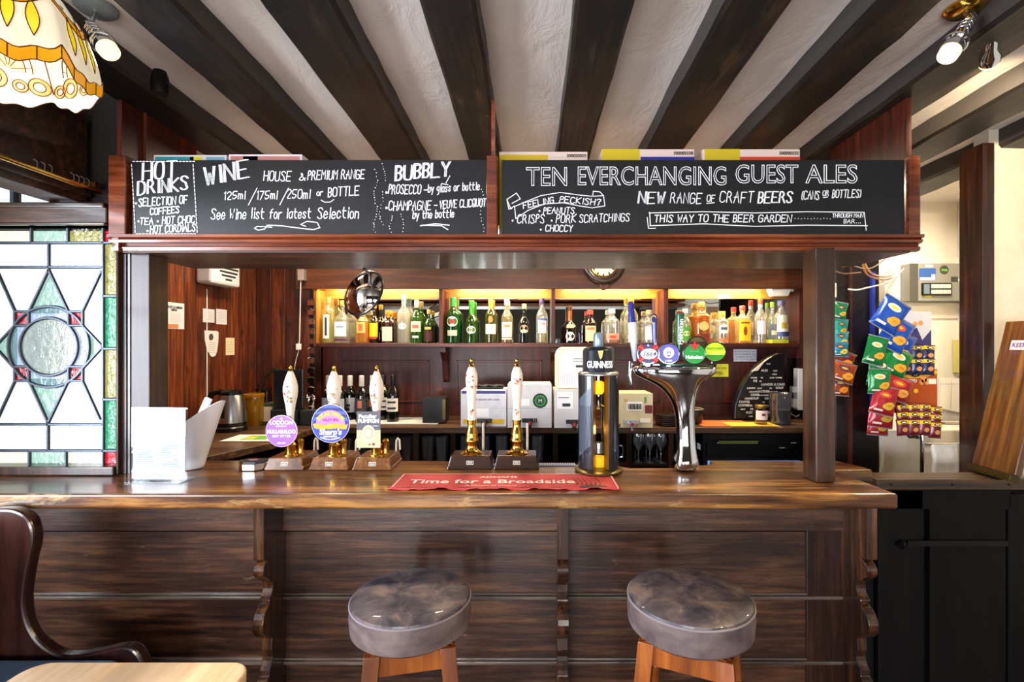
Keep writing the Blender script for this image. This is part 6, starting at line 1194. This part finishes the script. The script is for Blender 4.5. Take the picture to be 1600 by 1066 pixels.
cable('orange cable curling under the canopy end towards the trunking', [(1351, 411, 2.2), (1358, 424, 2.22), (1370, 431, 2.3), (1388, 432, 2.45), (1398, 428, 3.2)], .0045, '#c8884a')
cable('second orange cable just below the first under the canopy end', [(1347, 411, 2.30), (1355, 429, 2.34), (1372, 436, 2.42), (1386, 437, 2.57), (1394, 434, 3.2)], .0045, '#b8783c')
cable('white cable running from the junction box to the trunking', [(1325, 452, 2.58), (1340, 453, 2.55), (1358, 449, 2.52), (1380, 444, 2.6), (1392, 440, 3.2), (1412, 420, 3.3)], .004, '#dcd4cc')
cable('thin grey cable looping beneath the canopy underside', [(1332, 415, 2.25), (1352, 420, 2.26), (1368, 416, 2.25), (1390, 398, 2.25)], .003, '#8a7c74')
cable('copper coloured rod slanting under the canopy end', [(1316, 417, 2.2), (1334, 412, 2.2), (1348, 409, 2.2)], .005, '#7a4426')
cable('thin brown cables bundled along the cupboard top behind the post', [(1306, 424, 2.5), (1320, 428, 2.5), (1345, 426, 2.55)], .004, '#6a4a3a')

# ================================================================ FOREGROUND
m, N, L, B = newmat('worn_leather'); v = coords(N, L, (1, 1, 1)); n1 = noise(N, L, v, 11, 7, .65, .6); n2 = noise(N, L, v, 60, 4)
r = ramp(N, L, n1.outputs[0], [(.36, '#232230'), (.50, '#4a4248'), (.66, '#7a6660')]); L.new(r.outputs[0], B.inputs['Base Color']); B.inputs['Roughness'].default_value = .42; B.inputs['Coat Weight'].default_value = .12; bump(N, L, B, n2.outputs[0], .25, .002); M_leather = m
m, N, L, B = newmat('worn_leather_side'); v = coords(N, L, (1, 1, 2)); n1 = noise(N, L, v, 9, 6, .6, .4)
r = ramp(N, L, n1.outputs[0], [(.3, '#43383c'), (.7, '#7d6b66')]); L.new(r.outputs[0], B.inputs['Base Color']); B.inputs['Roughness'].default_value = .5; M_leathers = m
def stool(px, py, Y, rz, label):
    """py: row of the seat top's centre"""
    z = Z(py, Y); t = thing('bar_stool', label, 'bar stool', (X(px, Y), Y, 0), rz, 'round bar stools in front of the bar'); R_ = .171
    MB().lathe([(R_*.9, z-.092), (R_*.985, z-.08), (R_*1.005, z-.045), (R_*.99, z-.012)], 48).obj('seat_side', M_leathers, t)
    MB().lathe([(R_*.99, z-.012), (R_*.975, z-.003), (R_*.93, z+.001), (R_*.6, z+.005), (R_*.2, z+.006), (.001, z+.006)], 48).obj('seat', M_leather, t)
    MB().tube([(R_*.99*cos(2*pi*i/60), R_*.99*sin(2*pi*i/60), z-.011) for i in range(60)], .003, 6, True).obj('piping', plain('piping_grey', '#8a7f84', .4), t)
    zt = z-.10
    for k, (sx, sy) in enumerate(((-1, -1), (1, -1), (1, 1), (-1, 1))):
        b = MB(); a0 = Vector((sx*.098, sy*.098, zt)); a1 = Vector((sx*.165, sy*.165, 0)); q = (a1-a0)
        def sq_(p, s): return [p+Vector((dx*s, dy*s, 0)) for dx, dy in ((-1, -1), (1, -1), (1, 1), (-1, 1))]
        rings = [sq_(a0+q*f, .021) for f in (0, .22)]
        b.add(rings[0]+rings[1], [(0, 1, 5, 4), (1, 2, 6, 5), (2, 3, 7, 6), (3, 0, 4, 7), (0, 3, 2, 1), (4, 5, 6, 7)])
        n_ = [(.22, .020), (.225, .017), (.24, .014), (.245, .018), (.26, .019), (.27, .015), (.30, .017), (.42, .020), (.52, .018), (.53, .014), (.54, .019), (.56, .014), (.58, .018), (.74, .020), (.75, .018), (1, .015)]
        b.tube([a0+q*f for f, _ in n_], [r_ for _, r_ in n_], 16); b.obj('leg', M_stool, t, bevel=.002)
    for k in range(4):
        a = [(-1, -1), (1, -1), (1, 1), (-1, 1)]; p, q = a[k], a[(k+1) % 4]; b = MB(); p0, p1 = Vector((p[0]*.102, p[1]*.102, zt-.03)), Vector((q[0]*.102, q[1]*.102, zt-.03)); d = (p1-p0).normalized(); nrm_ = Vector((-d.y, d.x, 0))*.011
        b.add([p0+nrm_+Vector((0, 0, s)) for s in (-.028, .032)]+[p1+nrm_+Vector((0, 0, s)) for s in (-.028, .032)]+[p0-nrm_+Vector((0, 0, s)) for s in (-.028, .032)]+[p1-nrm_+Vector((0, 0, s)) for s in (-.028, .032)], [(0, 2, 3, 1), (4, 5, 7, 6), (0, 1, 5, 4), (2, 6, 7, 3), (0, 4, 6, 2), (1, 3, 7, 5)]); b.obj('seat_rail', M_stool, t)
        zl = .28; f = (zt-zl)/zt; s = .098+(.165-.098)*f; b = MB(); b.tube([(p[0]*s, p[1]*s, zl), ((p[0]+q[0])*s/2, (p[1]+q[1])*s/2, zl), (q[0]*s, q[1]*s, zl)], [.010, .014, .010], 12); b.obj('stretcher', M_stool, t)
    return t
stool(643, 927, 1.44, radians(12), 'round leather topped bar stool in front of the beer pumps, bare board between its legs')
stool(1077, 927, 1.40, radians(-24), 'round leather topped bar stool in front of the chrome font, one leg corner forward')
# settle along the side wall with its shaped end, seat cushion
se = thing('settle', 'dark wooden settle with a curved end panel against the bar front', 'settle', (-1.9, 1.0, 0)); Ye = 1.60
oc = [(-45, 800), (0, 796), (22, 798), (40, 808), (50, 826), (51, 850), (44, 880), (38, 915), (36, 945), (42, 975), (58, 1002), (82, 1020), (110, 1026), (150, 1020), (185, 1012), (205, 1014), (217, 1026), (224, 1045), (226, 1075)]
oc_ = []
for k in range(len(oc)-1):
    q0, q1, q2, q3 = [Vector(oc[max(0, min(len(oc)-1, k+d))]) for d in (-1, 0, 1, 2)]
    for s in range(4): u = s/4; oc_.append(.5*((2*q1)+(q2-q0)*u+(2*q0-5*q1+4*q2-q3)*u*u+(3*q1-q0-3*q2+q3)*u**3))
poly = [(X(a, Ye)+1.9, Z(b, Ye)) for a, b in oc_+[Vector(oc[-1])]]+[(X(226, Ye)+1.9, 0), (X(-45, Ye)+1.9, 0)]
MB().prism(poly, Ye-1.0, Ye-1.0+.04, 'XZ').obj('end_panel', wood('settle_wood', '#160a08', '#2c1511', '#46261d', 'Z', 14, .28, .5, .05), se, bevel=.008)
x0 = X(-45, Ye)+1.9
MB().box(x0-.03, x0+.02, -.9, .6, 0, 1.02).obj('back', M_mahz, se); MB().box(x0, X(200, Ye)+1.9-.02, -.9, .599, .40, .44).obj('seat', M_mah, se); MB().box(X(200, Ye)+1.9-.06, X(200, Ye)+1.9-.03, -.9, .599, 0, .40).obj('front_rail', M_mah, se)
cu = MB(); cu.box(X(-40, Ye)+.01, X(203, Ye)-.01, .2, 1.59, .441, .582); tag(cu.obj('seat_cushion', plain('blue_cushion', '#5a7aa8', .7, ns=8), bevel=.03, seg=4), 'blue seat cushion lying on the dark settle', 'cushion')
tbz = .75; tt = thing('pub_table', 'pale wood table with rounded corners before the settle', 'table', (-.99, .95, 0))
def rrect(x0, x1, y0, y1, r, n=8):
    p = []
    for cx, cy, a0 in ((x1-r, y1-r, 0), (x0+r, y1-r, 90), (x0+r, y0+r, 180), (x1-r, y0+r, 270)): p += [(cx+r*cos(radians(a0+90*i/n)), cy+r*sin(radians(a0+90*i/n))) for i in range(n+1)]
    return p
YT = 1.30
MB().prism(rrect(-.30, .272, -.45, YT-.95, .055), tbz-.034, tbz, 'XY').obj('tabletop', wood('pale_table_top', '#d0aa78', '#e6c49a', '#f2dab2', 'Y', 14, .3, .4, .03), tt, bevel=.006, seg=3)
MB().box(-.20, .17, -.36, YT-.95-.09, tbz-.10, tbz-.0345).obj('apron', M_stool, tt)
for sx in (-.2, .16):
    for sy in (-.35, YT-.95-.11): MB().box(sx-.025, sx+.025, sy-.025, sy+.025, 0, tbz-.10).obj('leg', M_stool, tt)
# ---------------------------------------------------------------- lamps
# leaded glass pendant: scalloped amber rim, seen partly from below so the shell pattern inside shows
Yl = 1.18; RL = .1376*Yl; zl_ = H+(VY-158)/F*(Yl+RL); tl_ = thing('pendant_lamp', 'leaded glass pendant lamp with amber swags and cream shell panels', 'lamp', (X(12, Yl), Yl, zl_))
HT = min(.24, zc(Yl)+.08-zl_-.04); k_r = RL/.205; def_r = [(RL, .0), (RL*1.0, HT*.12), (RL*.97, HT*.25), (RL*.86, HT*.5), (RL*.62, HT*.78), (RL*.25, HT)]
rat = interp([(r, z) for r, z in def_r]); SEC = pi/3; A0 = radians(-14)
def shade_pt(a, z, off=0):
    k = (a-A0) % SEC-SEC/2; r = rat(max(0, min(HT, z)))+off; hexr = r*cos(SEC/2)/cos(k)*1.06; f = .8*(1-z/HT*.4); return Vector(((f*hexr+(1-f)*r)*cos(a), (f*hexr+(1-f)*r)*sin(a), z))
def zbot(a): k = ((a-A0) % SEC)/SEC; return -.034*abs(sin(pi*k))**.7+.004*sin(k*2*pi*3)
def lampmat(name, col, e):
    m, N, L, B = newmat(name); v = coords(N, L, (1, 1, 1)); n = noise(N, L, v, 16, 3, .5, .5); c = hexc(col); rr = ramp(N, L, n.outputs[0], [(.3, tuple(x*.8 for x in c[:3])+(1,)), (.65, c)])
    L.new(rr.outputs[0], B.inputs['Base Color']); L.new(rr.outputs[0], B.inputs['Emission Color']); B.inputs['Emission Strength'].default_value = e; B.inputs['Roughness'].default_value = .15; B.inputs['Coat Weight'].default_value = .3; return m
LM = {'white': lampmat('opal_glass', '#fff0d0', .55), 'amber': lampmat('amber_glass', '#f0a008', .62), 'yellow': lampmat('yellow_glass', '#fbd82a', .66), 'tan': lampmat('tan_glass', '#d8a460', .42), 'cream': lampmat('cream_glass', '#fbdf9c', .55)}
sh_ = MB(); na, nz = 144, 20
sh_.mat(LM['white']); sh_.grid(lambda i, j: shade_pt(2*pi*i/na, (zbot(2*pi*i/na))*(1-j/nz)+HT*j/nz), na, nz+1, True, wrap_u=True); sh_.obj('shade', None, tl_)
gl_ = MB(); ld = MB()
def band(col, lo, hi, off):
    gl_.mat(LM[col]); n = len(lo); gl_.grid(lambda i, j: shade_pt(lo[i][0]+(hi[i][0]-lo[i][0])*j/3, lo[i][1]+(hi[i][1]-lo[i][1])*j/3, off), n, 4)
def lead(pts, r, off): ld.tube([shade_pt(a, z, off) for a, z in pts], r, 5)
def curve(f, n=16): return [f(i/n) for i in range(n+1)]
for s in range(6):
    a0 = A0+SEC*s; ac = a0+SEC/2
    # outside: amber border along the scalloped rim, second swag higher up, yellow leaves between
    rim = lambda u: (a0+SEC*u, zbot(a0+SEC*u*.9999)); lo = curve(rim, 18); hi = [(a, z+.030) for a, z in lo]; band('amber', lo, hi, .0016); lead(lo, .0014, .002); lead(hi, .0014, .0022)
    for u in (0, 4, 9, 14): lead([lo[u], hi[u]], .0012, .0022)
    lo2 = curve(lambda u: (a0+SEC*u, HT*.62-HT*.22*sin(pi*u)), 14); hi2 = [(a, z+.02) for a, z in lo2]; band('amber', lo2, hi2, .0016); lead(lo2, .0013, .0022); lead(hi2, .0013, .0022)
    lead([(a0, .01), (a0, HT*.95)], .0016, .0022)
    for k in (.25, .5, .75): lo3 = curve(lambda u: (a0+SEC*(k-.07*sin(pi*u)), .03+HT*.42*u*(1 if k == .5 else .9)), 8); hi3 = curve(lambda u: (a0+SEC*(k+.07*sin(pi*u)), .03+HT*.42*u*(1 if k == .5 else .9)), 8); band('yellow', lo3, hi3, .0014); lead(lo3, .0011, .002); lead(hi3, .0011, .002)
    for k in (.3, .7): lead([(a0+SEC*k, HT*.6), (a0+SEC*(.5+(k-.5)*.8), HT*.95)], .0012, .002)
    # inside: shell fan over scrolls
    fc = (ac, .055)
    for rr_, col in ((.062, 'white'), (.044, 'cream')):
        pts = curve(lambda u: (fc[0]+rr_/RL*cos(pi*(1-u))*.8, fc[1]+rr_*sin(pi*u)*1.2), 16); band(col, [fc]*17, pts, -.0022 if col == 'white' else -.0030); lead(pts, .0013, -.0034)
        for u in range(1, 16, 2 if col == 'white' else 3): f = .70 if col == 'white' else .15; lead([(fc[0]+(pts[u][0]-fc[0])*f, fc[1]+(pts[u][1]-fc[1])*f), pts[u]], .0010, -.0038)
    for du, dz, rr_ in ((-.36, .026, .022), (-.14, .018, .016), (.16, .026, .026), (.37, .020, .017)):
        cx = ac+du*SEC; c1 = curve(lambda u: (cx+rr_/RL*cos(2*pi*u), dz+rr_*sin(2*pi*u)), 16); c2 = curve(lambda u: (cx+rr_*.55/RL*cos(2*pi*u), dz+rr_*.55*sin(2*pi*u)), 16); band('tan', c2, c1, -.0040); lead(c1, .0012, -.0046); lead(c2, .0012, -.0046)
    for z in (.105, .14): lead(curve(lambda u: (a0+SEC*u, z), 8), .0008, -.0022)
gl_.obj('coloured_glass', None, tl_); ld.obj('leading', plain('lamp_lead', '#5a2c10', .4, .3), tl_)
b = MB(); b.lathe([(RL*.27, HT-.004), (RL*.28, HT), (.02, HT+.015), (.006, HT+.02)], 24); b.cyl((0, 0, HT+.01), (0, 0, zc(Yl)+.085-tl_.location.z), .006, 10); b.obj('fitting', M_brass, tl_)
MB().ellipsoid((0, 0, HT*.62), (.028, .028, .04), 16, 10).obj('bulb', plain('bulb_glow', '#ffe2a8', .5, emit=4), tl_)
l = bpy.data.lights.new('pendant_bulb', 'POINT'); l.energy = .5; l.color = (1, .82, .55); l.shadow_soft_size = .04; lo = bpy.data.objects.new('pendant_bulb', l); lo.location = tl_.location+Vector((0, 0, HT*.3)); COL.objects.link(lo)
# ceiling spotlights
def spot(label, base_px, base_py, base_r, hx, hy, hx2, hy2, Y, base_m, power):
    zp = zc(Y)+.085; Yb_ = (zp-H)*F/(VY-base_py); c = Vector((X(base_px, Yb_), Yb_, zp)); t = thing('ceiling_spotlight', label, 'spotlight', tuple(c)); b = MB(); b.tf = Matrix.Rotation(pi, 4, 'X'); b.lathe([(base_r, .002), (base_r, .012), (base_r*.8, .022), (.01, .024)], 32); b.obj('base', base_m, t)
    a = P(hx, hy, Yb_-.02)-c; e = P(hx2, hy2, Yb_-.05)-c; b = MB(); b.tube([(0, 0, -.02), (a.x*.3, a.y*.3, a.z*.55), (a.x, a.y, a.z)], .006, 8); b.obj('arm', M_steel, t)
    d = (e-a); L_ = d.length; q = d.to_track_quat('Z', 'Y').to_matrix().to_4x4(); b = MB(); b.tf = Matrix.Translation(a) @ q; b.lathe([(.006, -.008), (.016, .0), (.017, L_*.45), (.027, L_*.62), (.029, L_*.80), (.028, L_*.86)], 24); b.lathe([(.0295, L_*.58), (.033, L_*.60), (.033, L_*.66), (.0295, L_*.68)], 24)
    for k in range(3): b.lathe([(.0165, L_*(.08+.1*k)), (.019, L_*(.09+.1*k)), (.019, L_*(.12+.1*k)), (.0165, L_*(.13+.1*k))], 20)
    b.obj('lamp_holder', M_chrome, t); b = MB(); b.tf = Matrix.Translation(a) @ q; b.lathe([(.027, L_*.84), (.0275, L_*.86), (.026, L_*1.0), (.01, L_*1.01)], 24); b.obj('bulb_face', plain('spot_glow', '#ffe0a0', .3, emit=2.2), t)
    l = bpy.data.lights.new('spot_lamp', 'SPOT'); l.energy = power; l.color = (1, .76, .42); l.spot_size = radians(95); l.spot_blend = .6; l.shadow_soft_size = .03; lo = bpy.data.objects.new('spot_lamp', l); lo.location = c+a+d*1.06; lo.rotation_euler = d.to_track_quat('-Z', 'Y').to_euler(); COL.objects.link(lo); return t
spot('chrome ceiling spotlight on a brassy round base, aimed at the hatch', 1508, 8, .055, 1515, 32, 1480, 88, 1.4, M_brass, 62)
ct_ = [o for o in COL.objects if o.name == 'ceiling_spotlight'][0]; b = MB(); b.tube([(.02, .0, -.02), (.08, .02, -.06), (.11, .03, -.075)], .006, 8); b.obj('arm', M_steel, ct_)
dd = Vector((.6, .75, -.42)).normalized(); a_ = Vector((.11, .03, -.075)); b = MB(); b.tf = Matrix.Translation(a_) @ dd.to_track_quat('Z', 'Y').to_matrix().to_4x4(); b.lathe([(.006, -.008), (.016, 0), (.017, .05), (.028, .07), (.029, .09), (.028, .1)], 24); b.obj('lamp_holder', M_chrome, ct_)
b = MB(); b.tf = Matrix.Translation(a_) @ dd.to_track_quat('Z', 'Y').to_matrix().to_4x4(); b.lathe([(.026, .099), (.026, .108), (.01, .11)], 24); b.obj('bulb_face', plain('spot_glow', '#ffe0a0', .3, emit=2.2), ct_)
l = bpy.data.lights.new('spot_lamp', 'SPOT'); l.energy = 75; l.color = (1, .8, .5); l.spot_size = radians(110); l.spot_blend = .7; l.shadow_soft_size = .03; lo = bpy.data.objects.new('spot_lamp', l); lo.location = ct_.location+a_+dd*.12; lo.rotation_euler = dd.to_track_quat('-Z', 'Y').to_euler(); COL.objects.link(lo)
spot('ceiling spotlight on a grey round base behind the leaded glass pendant', 150, 8, .055, 140, 40, 172, 82, 1.4, plain('spot_grey', '#8a9494', .4, .3), 6)
# coat hook block on the beam by the canopy end
hk = thing('beam_hook', 'dark iron hook block on the beam near the canopy end board', 'hook', tuple(P(250, 138, 1.76))); b = MB(); b.lathe([(.025, -.02), (.03, 0), (.028, .03), (.02, .06)], 16); b.obj('block', plain('black_iron', '#191717', .4, .6), hk)
